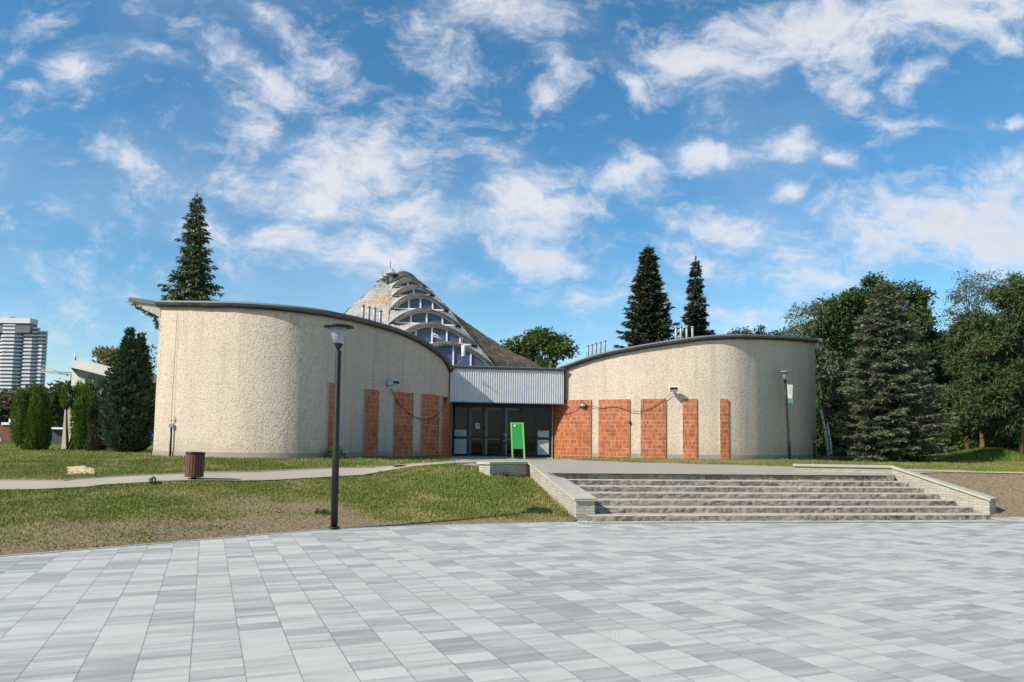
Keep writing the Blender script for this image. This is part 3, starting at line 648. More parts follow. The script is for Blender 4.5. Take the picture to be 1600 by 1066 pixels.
# ------------------------------------------------------------------ the building
B = thing('exhibition_pavilion', 'low pavilion with two curved plaster wings and a shingled tower of arched windows', 'building')
def outward(C, side):
    N = []
    for i in range(len(C)):
        t = C[min(i+1, len(C)-1), :2]-C[max(i-1, 0), :2]; t = t/np.linalg.norm(t); N.append((t[1], -t[0]))
    return np.array(N)
LN, RN = outward(LC, 1), outward(RC, 1)
def strip(C, N, S, i0, i1, off, z0, z1, mb, thick=0, mi=0, side_mi=None, nz=1):
    """a curved vertical strip standing off the wall; z0/z1 numbers or functions of the index"""
    f0 = z0 if callable(z0) else (lambda i: z0); f1 = z1 if callable(z1) else (lambda i: z1)
    rows = []; arc = []
    for k in range(nz+1):
        rows.append([(C[i, 0]+N[i, 0]*off, C[i, 1]+N[i, 1]*off, lerp(f0(i), f1(i), k/nz)) for i in range(i0, i1+1)]); arc += [S[i] for i in range(i0, i1+1)]
    b = len(mb.v)
    mb.grid(rows, mi, True); 
    if not hasattr(mb, 'arc'): mb.arc = []
    mb.arc += arc
    if thick:
        sm = mi if side_mi is None else side_mi
        for i, fl_ in ((i0, 0), (i1, 1)):
            a = (C[i, 0]+N[i, 0]*off, C[i, 1]+N[i, 1]*off); c = (C[i, 0]+N[i, 0]*(off-thick), C[i, 1]+N[i, 1]*(off-thick))
            q = [(*c, f0(i)), (*a, f0(i)), (*a, f1(i)), (*c, f1(i))]; q = q if not fl_ else q[::-1]
            mb.add(q, [(0, 1, 2, 3)], sm); mb.arc += [S[i]]*4
        for zf, fl_ in ((f1, 0), (f0, 1)):
            r = [[(C[i, 0]+N[i, 0]*off, C[i, 1]+N[i, 1]*off, zf(i)) for i in range(i0, i1+1)], [(C[i, 0]+N[i, 0]*(off-thick), C[i, 1]+N[i, 1]*(off-thick), zf(i)) for i in range(i0, i1+1)]]
            mb.grid(r, sm, False, bool(fl_)); mb.arc += [S[i] for i in range(i0, i1+1)]*2
def idx(C, px):                 # index of the wall point that stands in that column
    best = min(range(len(C)), key=lambda i: abs(C[i, 0]-XA(px, C[i, 1]))); return best
def wingwall(C, N, S, backpts, panels, label, zbk):
    mb = MB(); strip(C, N, S, 0, len(C)-1, 0, .6, lambda i: C[i, 2]-.02, mb, nz=1)
    # closing walls behind
    ring = [(C[-1, 0], C[-1, 1], C[-1, 2])]+backpts+[(C[0, 0], C[0, 1], C[0, 2])]
    for a, b in zip(ring[:-1], ring[1:]):
        mb.quad((a[0], a[1], .6), (b[0], b[1], .6), (b[0], b[1], b[2]-.02), (a[0], a[1], a[2]-.02)); mb.arc += [0, 1, 1, 0]
    w = mb.build('curved_wall', 'stucco', B, False); tag(w, label)
    # plinth between the panels
    pan = [(idx(C, a), idx(C, b)) for a, b in panels]
    edges = [0]+[e for p in pan for e in p]+[len(C)-1]
    for a, b in zip(edges[0::2], edges[1::2]):
        if b > a: mb = MB(); strip(C, N, S, a, b, .02, .55, 1.0+.20, mb, .04); mb.build('plinth', 'plinth', w)
    for a, b in pan:
        mb = MB(); strip(C, N, S, a, b, .065, .6, 3.62, mb, .08, 0, 1); mb.build('brick_panel', ['brick_tiles', 'cream_trim'], w, 'arc')
    # roof sheet
    mb = MB(); cx = float(np.mean([p[0] for p in backpts]+[C[:, 0].mean()])); cy = float(np.mean([p[1] for p in backpts]+[C[:, 1].mean()]))
    rim = [(C[i, 0]+N[i, 0]*.22, C[i, 1]+N[i, 1]*.22, C[i, 2]) for i in range(0, len(C))]+[tuple(p) for p in backpts]
    rim = [(x, y, z+.01) for x, y, z in rim]
    mb.add([(cx, cy, np.mean([r[2] for r in rim]))]+rim, [(0, 1+k, 1+(k+1) % len(rim)) for k in range(len(rim))], 0, False)
    mb.build('roof', 'roof_metal', B)
    # metal edge with a ragged felt lip below it
    mb = MB(); rows = [[], [], [], [], []]
    for i in range(len(C)):
        wv_ = .022*mn.noise(Vector((S[i]*.9, 2, 0)))+.012*mn.noise(Vector((S[i]*3, 7, 0)))
        for k, (o_, z_) in enumerate(((.02, -.15), (.13, -.17+wv_), (.16, -.10+wv_), (.24, -.02), (.20, .045))):
            rows[k].append((C[i, 0]+N[i, 0]*o_, C[i, 1]+N[i, 1]*o_, C[i, 2]+z_))
    mb.grid(rows[:3], 1, False); mb.grid(rows[2:], 0, False); mb.grid([rows[4], [(C[i, 0]-N[i, 0]*.2, C[i, 1]-N[i, 1]*.2, C[i, 2]+.03) for i in range(len(C))]], 0, False)
    mb.build('roof_edge', ['roof_metal', 'black_metal'], B)
    return w
LB = [(-3.6, 38, 5.2), (-11.4, 38, 6.3)]
LP = [(511, 522), (566, 588.5), (613, 645), (656.5, 685), (687.5, 702)]
RP_ = [(864, 925), (934.5, 984), (1000.5, 1041), (1066.5, 1089.5), (1125, 1139.5)]
wl = wingwall(LC, LN, LS, LB, LP, 'left curved wing with warm sunlit plaster', 6.3)
wr = wingwall(RC, RN, RS, [(15.6, 44, 7.0), (3.0, 44, 5.5)], RP_, 'right curved wing with bright plaster near the entrance', 6.3)
# overhanging wedge eave at the far left corner
mb = MB(); c0 = Vector((LC[0, 0], LC[0, 1], 0)); zt_, zb_ = 6.38, 5.92
tip = W(204, 470, 26.0); n = 10
ta, tb = [], []
for k in range(n+1):
    q = k/n; x = lerp(c0.x+.05, tip.x, q); ta.append((x, c0.y-.04, lerp(zt_, tip.z+.02, q))); tb.append((x, c0.y-.04, lerp(5.88, tip.z-.13, q**.8)))
back_t = [(x, 36, z) for x, y, z in ta]; back_b = [(c0.x+(x-c0.x), 36, z-.35*(1-k/n)) for k, (x, y, z) in enumerate(tb)]
mb.grid([tb, ta], 0, False); mb.grid([ta, back_t], 1, False); mb.grid([back_b, tb], 2, False); mb.quad(tb[-1], back_b[-1], back_t[-1], ta[-1], 0)
mb.build('eave', ['beige_plaster', 'roof_metal', 'plinth'], B)
mb = MB(); e0 = [Vector((x, y-.07, z+.0)) for x, y, z in ta]; mb.grid([[p+Vector((0, 0, -.05)) for p in e0], [p+Vector((0, 0, .09)) for p in e0]], 0, False); mb.grid([[p+Vector((0, 0, .09)) for p in e0], [p+Vector((0, 9, .09)) for p in e0]], 0, False); mb.build('eave_flashing', 'roof_metal', B)
# eave lip at the far right corner
mb = MB(); e = RC[-1]; mb.box(e[0]-.35, e[0]+.28, e[1]-.25, e[1]+4, e[2]-.12, e[2]+.05); mb.box(e[0]-.02, e[0]+.16, e[1]-.1, e[1]+4, e[2]-.45, e[2]-.12, 1)
mb.build('eave', ['roof_metal', 'beige_plaster'], B)
# --- entrance
YC, YD = 33.35, 34.9
xl, xr = XA(701.5, YC), XA(883, 34.12); zc0, zc1 = 3.44, 4.95
CAN = math.atan2(34.12-YC, xr-xl); CL = math.hypot(34.12-YC, xr-xl)
def turn(mb):                       # swings canopy pieces about its left end
    c_, s_ = math.cos(CAN), math.sin(CAN); mb.v = [(xl+(x-xl)*c_-(y-YC)*s_, YC+(x-xl)*s_+(y-YC)*c_, z) for x, y, z in mb.v]; return mb
xr = xl+CL
mb = MB(); pitch = .105; nrib = int((xr-xl)/pitch); top, bot, cols = [], [], []
for i in range(nrib):
    x = xl+i*pitch
    for dx, dy in ((0, 0), (.034, 0), (.046, .03), (.088, .03), (pitch-.001, 0)):
        cols.append((x+dx, YC+dy-.03))
mb.grid([[(x, y, zc0) for x, y in cols], [(x, y, zc1) for x, y in cols]], 0, False)
turn(mb).build('corrugated_fascia', 'zinc', B)
mb = MB(); mb.box(xl, xr, YC+.01, 40, zc0+.02, zc1+.02); turn(mb).build('link_roof', 'dark_frame', B)
mb = MB(); mb.box(xl, xr+.03, YC-.10, YC+.14, zc1+.021, zc1+.09)
mb.tube([(lerp(xl, xr, k/40), YC-.12, zc1+.10+.03*mn.noise(Vector((k*.5, 0, 0)))) for k in range(41)], .028, 6)
mb.box(xl, xr+.02, YC-.07, YC+.02, zc0-.04, zc0)
turn(mb).build('flashing', 'roof_metal', B)
for px in (757, 793, 828, 862):
    mb = MB(); x = XA(px, YC); mb.box(x-.03, x+.03, YC+.03, YC+.09, zc1+.09, zc1+.42); mb.box(x-.09, x+.05, YC+.01, YC+.11, zc1+.09, zc1+.16); turn(mb).build('roof_post', 'rusty_steel', B)
# thin cable sagging between the posts
mb = MB()
pp = [(XA(px, YC), YC+.05, zc1+.36) for px in (720, 757, 793, 828, 862, 880)]
for a, b in zip(pp[:-1], pp[1:]): mb.tube([Vector(a).lerp(Vector(b), k/8)-Vector((0, 0, .10*math.sin(math.pi*k/8))) for k in range(9)], .007, 5)
turn(mb).build('roof_wire', 'cable', B)
# glazed front
gx0, gx1 = XA(707, YD), XA(862, YD); FZ = .90
fr_ = MB(); X = lambda p: XA(p, YD)
posts = [(706.2, 709), (730, 732.6), (753.2, 757), (783, 788), (812.5, 816), (836.6, 839), (858.5, 862)]
for a, b in posts: fr_.box(X(a), X(b), YD-.06, YD+.04, FZ, zc0+.1)
fr_.box(gx0, gx1, YD-.05, YD+.035, 1.80, 1.87); fr_.box(gx0, gx1, YD-.05, YD+.035, FZ, FZ+.12); fr_.box(gx0, gx1, YD-.05, YD+.035, 3.28, 3.55)
glz = thing('_', '', ''); bpy.data.objects.remove(glz)
frm = fr_.build('entrance_frame', 'dark_frame', B)
bays = [(709, 730), (732.6, 753.2), (757, 783), (788, 812.5), (816, 836.6), (839, 858.5)]
for k, (a, b) in enumerate(bays):
    door = k in (1, 2, 3)
    o = MB().box(X(a)+.004, X(b)-.004, YD-.012, YD, FZ+.13, 1.79).box(X(a)+.004, X(b)-.004, YD-.012, YD, 1.88, 3.27).build('glass_door' if door else 'window', 'door_glass', B)
    if door:
        s = MB(); w = .075 if k == 1 else .11
        s.box(X(a)+.03, X(a)+.03+w, YD-.045, YD-.02, FZ+.13, 3.25); s.box(X(a)+.14, X(b)-.05, YD-.045, YD-.02, 3.14, 3.24); s.box(X(a)+.14, X(b)-.05, YD-.05, YD-.02, 1.76, 1.80)
        s.build('door_stile', 'stile_grey', o)
    if k in (0, 5):
        m_ = 'blue_white_panel' if k == 0 else 'pale_panel'
        MB().box(X(a)+.03, X(b)-.03, YD-.04, YD-.02, FZ+.17, 1.77).build('lower_panel', m_, o)
        MB().box(X(a)+.03, X(b)-.03, YD-.04, YD-.02, 1.89, 2.20).build('upper_panel', m_, o)
    if k == 4:
        s = MB(); s.box(X(818), X(818.8), YD+.25, YD+.3, FZ, 3.2); s.box(X(826), X(827), YD+.25, YD+.3, FZ, 3.2); s.box(X(822), X(835), YD+.25, YD+.3, 2.62, 2.68); s.build('inner_frame', 'stile_grey', o)
s = MB(); hx = X(786.5); s.tube([(hx-.02, YD-.06, 2.02), (hx+.07, YD-.11, 2.02), (hx+.12, YD-.11, 1.97), (hx+.12, YD-.11, 1.76), (hx+.07, YD-.11, 1.71), (hx-.02, YD-.06, 1.71)], .016, 8); s.build('door_handle', 'white_paint', B)
for px in (755, 814.5):
    for z in (2.95, 2.5, 2.1, 1.3): MB().tube([(X(px), YD-.075, z-.07), (X(px), YD-.075, z+.07)], .012, 6).build('hinge', 'grey_metal', B)
MB().box(XA(704.5, 34.8), XA(706.2, 34.8), 34.72, 34.9, FZ-.1, zc0+.1).build('door_post', 'plinth', B); MB().box(XA(862, 34.8), XA(863.6, 34.8), 34.72, 34.9, FZ-.1, zc0+.1).build('door_post', 'plinth', B)
# lobby behind the glass: floor, back wall, side walls, a desk and a few ceiling spots
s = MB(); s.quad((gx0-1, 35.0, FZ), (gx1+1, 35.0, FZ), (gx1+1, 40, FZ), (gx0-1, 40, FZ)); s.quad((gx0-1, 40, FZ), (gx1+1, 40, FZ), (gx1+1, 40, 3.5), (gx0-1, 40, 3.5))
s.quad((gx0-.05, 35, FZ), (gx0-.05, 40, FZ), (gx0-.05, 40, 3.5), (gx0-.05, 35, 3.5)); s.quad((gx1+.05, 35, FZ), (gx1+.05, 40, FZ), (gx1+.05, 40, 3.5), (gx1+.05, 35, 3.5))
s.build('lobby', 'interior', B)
s = MB(); s.box(X(769), X(782), 36.2, 36.6, FZ, 1.45); s.box(X(768.5), X(782.5), 36.15, 36.65, 1.45, 1.49); tag(s.build('lobby_desk', 'stile_grey'), 'small grey desk just visible behind the glass doors', 'desk')
s = MB().box(X(743), X(749), YD-.03, YD-.022, 2.25, 2.52); p = tag(s.build('paper_notice', 'paper'), 'small white paper notice with dark blocks taped to the left glass door', 'notice')
s = MB()
for (x0, x1, z0, z1) in ((744.3, 747.8, 2.43, 2.48), (744, 745.5, 2.34, 2.40), (746.3, 748.2, 2.34, 2.40), (744.2, 747.8, 2.28, 2.31)): s.box(X(x0), X(x1), YD-.034, YD-.031, z0, z1)
s.build('print', 'ink', p)
s = MB()
for (x0, x1, z0, z1) in ((841.5, 843.2, 2.14, 2.165), (843.8, 847, 2.135, 2.155), (847.6, 850, 2.135, 2.155)): s.box(X(x0), X(x1), YD-.045, YD-.041, z0, z1)
s.build('print', 'ink', B)
# entrance slab step
q0 = G(752, 719, .93)
MB().box(-1.4, 1.9, 33.9, 34.85, .7, .945).build('threshold', 'kerb', B)

# --- shingled tower: tiers of arches stepping down towards the viewer
#        inner arch: left foot, apex, right foot (pixels), distance
T = [((612,440),(632,429),(646,437),46.6),
     ((620,447),(641,438.6),(660,447),45.7),
     ((620,461),(647,450.5),(672,460),44.8),
     ((618,481),(655,464),(694,484),43.6),
     ((617,503),(665.5,487),(712,508),42.4),
     ((622,534),(675,509.5),(737,538),41.1),
     ((630,571),(700,539),(766,574),39.8)]
def arc_px(l, a, r, n=28):
    out = []
    for k in range(n+1):
        t = k/n; x = lerp(l[0], r[0], t); cy = lerp(l[1], r[1], t)
        ta = (a[0]-l[0])/(r[0]-l[0]); h = lerp(l[1], r[1], ta)-a[1]
        s = t**(math.log(.5)/math.log(ta)); out.append((x, cy-h*(1-abs(2*s-1)**1.9)))
    return out
inner, outer, crest = [], [], []
for (l, a, r_, d) in T:
    ip = arc_px(l, a, r_); w = r_[0]-l[0]; g = 5.5 if w > 30 else 4
    op = arc_px((l[0]-8-w*.02, l[1]+3), (a[0]-2, a[1]-g), (r_[0]+9+w*.03, r_[1]+4))
    inner.append([W(x, y, d) for x, y in ip]); outer.append([W(x, y, d+.55) for x, y in op])
for i, (l, a, r_, d) in enumerate(T):
    I, O = inner[i], outer[i]
    rows = [I, [p.lerp(q, .33)+Vector((0, -.05, 0)) for p, q in zip(I, O)], [p.lerp(q, .66)+Vector((0, -.05, 0)) for p, q in zip(I, O)], O]
    mb = MB(); 
    # wavy, shingled band: short overlapping slates set askew
    n = len(I)
    mb.grid(rows, 0, False)
    for k in range(0, n-1):
        for r0 in range(3):
            a0, a1, b0, b1 = rows[r0][k], rows[r0][k+1], rows[r0+1][k], rows[r0+1][k+1]
            o_ = Vector((0, -.13, .03)); sk = (a1-a0)*.5; b1 = b0.lerp(b1, .75); a1 = a0.lerp(a1, .75)
            mb.quad(a0+o_-sk, a1+o_-sk, b1+o_*.2+sk, b0+o_*.2+sk, (k+r0) % 2)
    mb.build('arch_band', ['grey_shingle', 'slate_light'], B, True)
    mb = MB(); dn = [p+Vector((0, .02, -.055)) for p in I]; bk = [p+Vector((0, .5, -.06)) for p in I]
    mb.grid([dn, [p+Vector((0, -.06, 0)) for p in I]], 0, False); mb.grid([[p+Vector((0, .5, 0)) for p in dn], dn], 0, False)
    mb.build('arch_trim', 'cream_trim', B)
    if i > 0:   # roof patch from this band back to the sill of the tier above
        l2, a2, r2, d2 = T[i-1]
        sill = [W(lerp(l2[0]-8, r2[0]+10, k/(n-1)), lerp(l2[1], r2[1], k/(n-1))+1.5, d2+.35) for k in range(n)]
        mb = MB(); mb.grid([outer[i][:13], sill[:13]], 0, False); mb.grid([outer[i][12:], sill[12:]], 1, False); mb.build('roof_patch', ['silver_shingle', 'grey_shingle'], B, True)
    if i > 0:   # window under the arch
        yb = max(l[1], r_[1])-1; sillz = W(l[0], yb, d).z
        lo = [Vector((p.x, p.y+.22, min(p.z, lerp(I[0].z, I[-1].z, k/(n-1))+.0))) for k, p in enumerate(I)]
        hi = [Vector((p.x, p.y+.22, p.z)) for p in I]
        mb = MB(); mb.grid([[Vector((p.x, p.y, min(p.z, q.z))) for p, q in zip(lo, hi)], hi], 0, False); wn = mb.build('arched_window', 'tower_glass', B)
        mb = MB(); mw = .055 if w < 60 else .085
        mul = {1: (.42,), 2: (.5,), 3: (.27, .51, .76), 4: (.26, .52, .78), 5: (.24, .46, .66, .84), 6: (.2, .38, .575, .775)}[i]
        for m_ in mul:
            f = m_*(n-1); k = int(f); p = I[k].lerp(I[k+1], f-k); q = lo[k].lerp(lo[k+1], f-k)
            mb.box(p.x-mw/2, p.x+mw/2, p.y+.12, p.y+.20, q.z, p.z)
        a_, b_ = lo[0], lo[-1]; mb.add([(a_.x, a_.y-.1, a_.z-.05), (b_.x, b_.y-.1, b_.z-.05), (b_.x, b_.y-.1, b_.z+.03), (a_.x, a_.y-.1, a_.z+.03)], [(0, 1, 2, 3)])
        mb.build('mullion', 'white_paint', wn)
# flanks
Rf = [o[-1] for o in outer]+[W(800, 640, 38.5)]
Rs = [W(x, y, d) for x, y, d in ((644,433,47.2),(668,450,47.6),(684,465.5,47.8),(713,493,48),(740,511.5,48.2),(783,540,48.4),(850,576,48.6),(905,625,48.8))]
Lf_ = [o[0] for o in outer]+[W(640, 640, 38.5)]
Ls = [W(x, y, d) for x, y, d in ((601,434,46.8),(590,443.5,46.4),(578,454,46),(560,469,45.4),(540,487,44.8),(505,519,44),(465,556,43.2),(440,600,42.8))]
def loft(A, Bv, n, sag, fn=None):
    rows = []
    for a, b in zip(A, Bv): rows.append([a.lerp(b, k/n)+Vector((0, 0, -sag*math.sin(math.pi*k/n)))+(fn(a.lerp(b, k/n)) if fn else Vector()) for k in range(n+1)])
    return rows
def densify(L, m=6):
    P = [np.array(p) for p in L]; r, _ = resample([tuple(p) for p in P], 9e9) if False else (None, None)
    out = []
    P2 = [2*P[0]-P[1]]+P+[2*P[-1]-P[-2]]
    for i in range(1, len(P2)-2):
        for t in np.linspace(0, 1, m, endpoint=False):
            a, b, c, d = P2[i-1], P2[i], P2[i+1], P2[i+2]; out.append(Vector(.5*((2*b)+(c-a)*t+(2*a-5*b+4*c-d)*t*t+(3*b-a-3*c+d)*t**3)))
    out.append(Vector(P[-1])); return out
def rough(p): return Vector((0, -.06*mn.noise(p*2.0), .10*mn.noise(p*1.4)+.05*mn.noise(p*5)))
mb = MB(); mb.grid(loft(densify(Rf, 8), densify(Rs, 8), 22, .0, rough), 0, False); mb.build('roof_slope', 'mossy_shingle', B, True)
mb = MB(); mb.grid(loft(densify(Ls, 8), densify(Lf_, 8), 22, .0, rough), 0, False, True); mb.build('roof_slope', 'silver_shingle', B, True)
mb = MB(); bk = [p+Vector((0, 5, -1.5)) for p in densify(Ls)]; bk2 = [p+Vector((0, 5, -1.5)) for p in densify(Rs)]
mb.grid([densify(Rs), bk2], 0, False); mb.grid([bk, densify(Ls)], 0, False); mb.grid([bk2, bk], 0, False)
cap = [Ls[0]+Vector((.1, .4, 0))]+[outer[0][k]+Vector((0, .8, -.02)) for k in range(3, 28, 4)]+[Rs[0]]
mb.grid([[outer[0][round(k*28/(len(cap)-1))] for k in range(len(cap))], cap], 0, False); mb.build('roof_back', 'grey_shingle', B, True)
# mushroom vents on the ridge
for k, (px, py, s) in enumerate(((611.5,430,.34),(604,434,.27),(600,437.5,.27),(595,441,.27))):
    p = W(px, py, 46.7+k*.05); c = thing('_t', '', '') if False else None
    mb = MB(); h = s
    mb.lathe([(s*.45, -.5), (s*.45, h*.2)], 14, p, 0); mb.lathe([(s*1.15, h*.15), (s*1.2, h*.25), (s*.9, h*.42), (s*.5, h*.75 if k == 0 else h*.55), (s*.33, h*1.15 if k == 0 else h*.62), (.01, h*1.3 if k == 0 else h*.7)], 14, p, 1)
    mb.build('mushroom_vent', ['grey_metal', 'cream_trim'], B)
p = W(610, 424, 46.7); MB().tube([p, p+Vector((0, 0, .65))], .02, 6).build('lightning_rod', 'cable', B); p = W(598, 431, 46.8); MB().tube([p, p+Vector((0, 0, .3))], .02, 6).build('lightning_rod', 'cable', B)
# flue pipes
def flue(px, ytop, ybot, d, r=.07):
    a, b = W(px, ybot, d), W(px, ytop, d); mb = MB(); h = b.z-a.z
    mb.lathe([(r, -1.2), (r, h-.02), (r*.8, h)], 12, a, 0); mb.lathe([(r*1.35, h-.03), (r*1.35, h+.02), (r*.4, h+.06)], 12, a, 1)
    mb.build('vent_pipe', ['grey_metal', 'grey_metal'], B)
for px, yt, yb in ((567,478,491),(576,480.5,493),(585,482,495),(594,486,499)): flue(px, yt, yb, 31.5)
for px, yt, yb in ((918.5,541,553),(924.5,539,551),(931,537,549),(938,535.5,547),(945,533,545)): flue(px, yt, yb, 35.5, .055)
for px, yt, yb in ((1056.5,512,526),(1064,511,525),(1073,512,525),(1082,511.5,524)): flue(px, yt, yb, 36.0, .065)
# antenna mast with white box over the canopy
m0 = W(721.5, 575, 35.5); m1 = W(722.5, 528, 35.5)
t_ = thing('antenna_mast', 'thin antenna mast with a white box standing on the entrance roof', 'antenna', m0)
o = MB().tube([(0, 0, -.05), (0, 0, m1.z-m0.z)], .02, 8).tube([(-.28, 0, .12), (0, 0, .42)], .01, 6).tube([(-.3, 0, (m1.z-m0.z)*.82), (.3, 0, (m1.z-m0.z)*.82)], .009, 6).build('mast', 'grey_metal', t_)
c = W(724.5, 549, 35.5)-m0; MB().lathe([(.09, -.27), (.1, -.25), (.1, .25), (.09, .27)], 12, (c.x, -.1, c.z)).build('white_box', 'white_paint', t_)
# small bracket on the left roof edge
q = W(678, 521, 32.2); t_ = MB(); t_.tube([q, q+Vector((.35, -.1, -.25))], .014, 6).tube([q+Vector((0, 0, -.12)), q+Vector((.45, 0, -.30))], .012, 6).tube([q, q+Vector((0, 0, -.2))], .012, 6)
tag(t_.build('roof_bracket', 'white_paint'), 'small white metal bracket on the left wing roof edge', 'bracket')

# --- fixtures on the walls
def wallpt(C, N, px, py, off):
    i = idx(C, px); p = W(px, py, C[i, 1]); return Vector((C[i, 0]+N[i, 0]*off, C[i, 1]+N[i, 1]*off, p.z)), Vector((N[i, 0], N[i, 1], 0))
def floodlight(C, N, px, py, label, s=1.0):
    p, n = wallpt(C, N, px, py, .0); rz = math.atan2(n.y, n.x)+math.pi/2
    t = thing('floodlight', label, 'floodlight', p, 'floodlights on the curved walls', rz)
    MB().tube([(0, 0, -.05), (0, -.18*s, -.02)], .02, 8).box(-.06, .06, -.02, .0, -.12, .04).build('bracket', 'grey_metal', t)
    M = Matrix.Translation((0, -.33*s, .03)) @ Matrix.Rotation(R(-12), 4, 'X')
    b = MB(); 
    vs = [M @ Vector(q) for q in ((-.19,-.16,-.07),(.19,-.16,-.07),(.16,.15,-.05),(-.16,.15,-.05),(-.19,-.17,.10),(.19,-.17,.10),(.15,.15,.07),(-.15,.15,.07))]
    vs = [q*1 if s == 1 else q for q in vs]
    b.add(vs, [(3,2,1,0),(4,5,6,7),(0,1,5,4),(1,2,6,5),(2,3,7,6),(3,0,4,7)]); h = b.build('housing', 'white_paint', t)
    g = MB(); g.add([M @ Vector(q) for q in ((-.165,-.172,-.055),(.165,-.172,-.055),(.165,-.180,.065),(-.165,-.180,.065),(-.165,-.160,-.055),(.165,-.160,-.055),(.165,-.165,.065),(-.165,-.165,.065))], [(0,1,2,3),(1,5,6,2),(4,0,3,7),(3,2,6,7),(4,5,1,0)]); g.build('lens', 'dark_frame', h)
    return p, n
floodlight(LC, LN, 602, 601, 'white floodlight above the brick panels of the left wing')
floodlight(RC, RN, 1053, 611, 'white floodlight above the brick panels of the right wing')
def cable(C, N, pts, r, name, label, off=.10):
    P = [wallpt(C, N, px, py, off)[0] for px, py in pts]; P2, _ = resample([tuple(p) for p in P], .12)
    tag(MB().tube([tuple(p) for p in P2], r, 6).build(name, 'cable'), label, 'cable')
cable(LC, LN, [(606,608),(612,617),(622,632),(635,646),(650,654),(665,656),(678,650),(688,638),(692,628)], .014, 'cable', 'dark cable sagging across the brick panels of the left wing')
cable(RC, RN, [(1048,615),(1040,622),(1028,632),(1015,639),(1000,643),(985,642),(970,637),(955,636),(940,638),(925,635),(914,634)], .011, 'cable', 'thin dark cable sagging across the brick panels of the right wing')
cable(RC, RN, [(908,636),(900,642),(890,646),(880,646),(870,643)], .010, 'cable', 'thin cable curling from the oval lamp towards the doors')
p, n = wallpt(RC, RN, 912, 634, .1); M = Matrix.Translation(p) @ Matrix.Rotation(math.atan2(n.y, n.x)+math.pi/2, 4, 'Z')
t = thing('bulkhead_lamp', 'oval grey bulkhead lamp on the brick panel right of the doors', 'wall lamp', p, None, math.atan2(n.y, n.x)+math.pi/2)
MB().lathe([(.17, 0), (.18, .03), (.17, .05)], 20, M=Matrix.Rotation(R(90), 4, 'X') @ Matrix.Diagonal((1, .62, 1, 1))).build('base', 'black_metal', t)
MB().lathe([(.15, .05), (.14, .10), (.09, .14), (.02, .155)], 20, M=Matrix.Rotation(R(90), 4, 'X') @ Matrix.Diagonal((1, .62, 1, 1))).build('lamp_cover', 'grey_metal', t)
p, n = wallpt(LC, LN, 692, 626, .08); tag(MB().box(p.x-.05, p.x+.05, p.y-.06, p.y+.06, p.z-.07, p.z+.1).tube([p+Vector((0,-.05,.05)), p+Vector((.12,-.12,.12))], .03, 8).build('cable_box', 'black_metal'), 'small black junction box where the cable ends on the left wing', 'junction box')
p, n = wallpt(RC, RN, 985.5, 661, .03); tag(MB().box(p.x-.04, p.x+.04, p.y-.05, p.y+.03, p.z-.07, p.z+.07).build('socket_box', 'black_metal'), 'small black box on the pale strip between two brick panels of the right wing', 'box')
# lightning conductors in their protective pipes
def conductor(C, N, px, yb, ym, yt, label, dpx=5, r=.035):
    p0, n = wallpt(C, N, px, yb, .09); z1 = W(px, ym, C[idx(C, px), 1]).z; z2 = W(px, yt, C[idx(C, px), 1]).z
    t = thing('lightning_conductor', label, 'conductor', p0, 'lightning conductors at the wing ends')
    MB().tube([(0, 0, -.1), (0, 0, z1-p0.z)], r, 10).build('guard_pipe', 'black_metal', t)
    MB().box(-.07, .07, -.06, .03, z1-p0.z, z1-p0.z+.11).build('test_box', 'grey_metal', t)
    q = MB(); h = z1-p0.z; q.tube([(.0, 0, h+.1), (-.03, 0, h+.35)], .009, 5); q.tube([(.05, 0, h+.1), (.12, 0, h+.2), (.12, 0, h+.36)], .009, 5); q.tube([(-.1, 0, h+.22), (.14, 0, h+.26)], .008, 5)
    q.tube([(-.03, .03, h+.35), (0, .05, z2-p0.z)], .006, 5); q.build('conductor_wire', 'cable', t)
    return t
conductor(LC, LN, 271, 714, 668, 488, 'black conductor pipe low on the sunlit left wing wall with thin wires above')
conductor(RC, RN, 1269.5, 718, 692, 675, 'black conductor pipe at the far right corner of the right wing', r=.04)

# ------------------------------------------------------------------ street furniture
def street_lamp(base, H, label, tilt=(0, 0), s=1.0, taper=False):
    t = thing('street_lamp', label, 'street lamp', base, 'street lamps'); t.rotation_euler = (R(tilt[1]), R(tilt[0]), 0)
    hp = H*.870
    if taper: MB().lathe([(.075, -.1), (.075, .9), (.07, .95), (.055, 1.0), (.045, hp*.75), (.045, hp)], 16).build('pole', 'black_metal', t)
    else: MB().lathe([(.064, -.1), (.064, hp*.45), (.055, hp*.46), (.055, hp-.01), (.052, hp)], 20).build('pole', 'black_metal', t)
    MB().lathe([(.10, 0), (.10, .02), (.075, .03)], 20).build('base_plate', 'black_metal', t)
    MB().lathe([(.030, hp), (.030, hp+.03), (.045, hp+.05), (.085, hp+.13), (.085, hp+.14)], 20).build('neck', 'black_metal', t)
    zt0, zt1 = hp+.14, H-.06
    sh = MB(); sh.lathe([(.095, zt0), (.125, lerp(zt0, zt1, .5)), (.158, zt1)], 24); sh.build('lamp_glass', 'frosted_glass', t)
    MB().lathe([(.045, zt0+.005), (.045, zt0+.10), (.03, zt0+.11), (.025, zt0+.2), (.005, zt0+.23)], 12).build('bulb', 'grey_metal', t)
    MB().lathe([(.02, H-.062), (.17, H-.056), (.285, H-.045), (.29, H-.035), (.24, H-.012), (.15, H+.01), (.06, H+.022), (.01, H+.025)], 32).build('lamp_cap', 'grey_metal' if taper else 'black_metal', t)
    return t
b0 = G(522, 824.5, 0.03); top = W(529.5, 508, b0.y)
street_lamp((b0.x, b0.y, .02), top.z-.02, 'black street lamp with frosted cone shade standing on the lawn edge by the plaza', (-.3, 0))
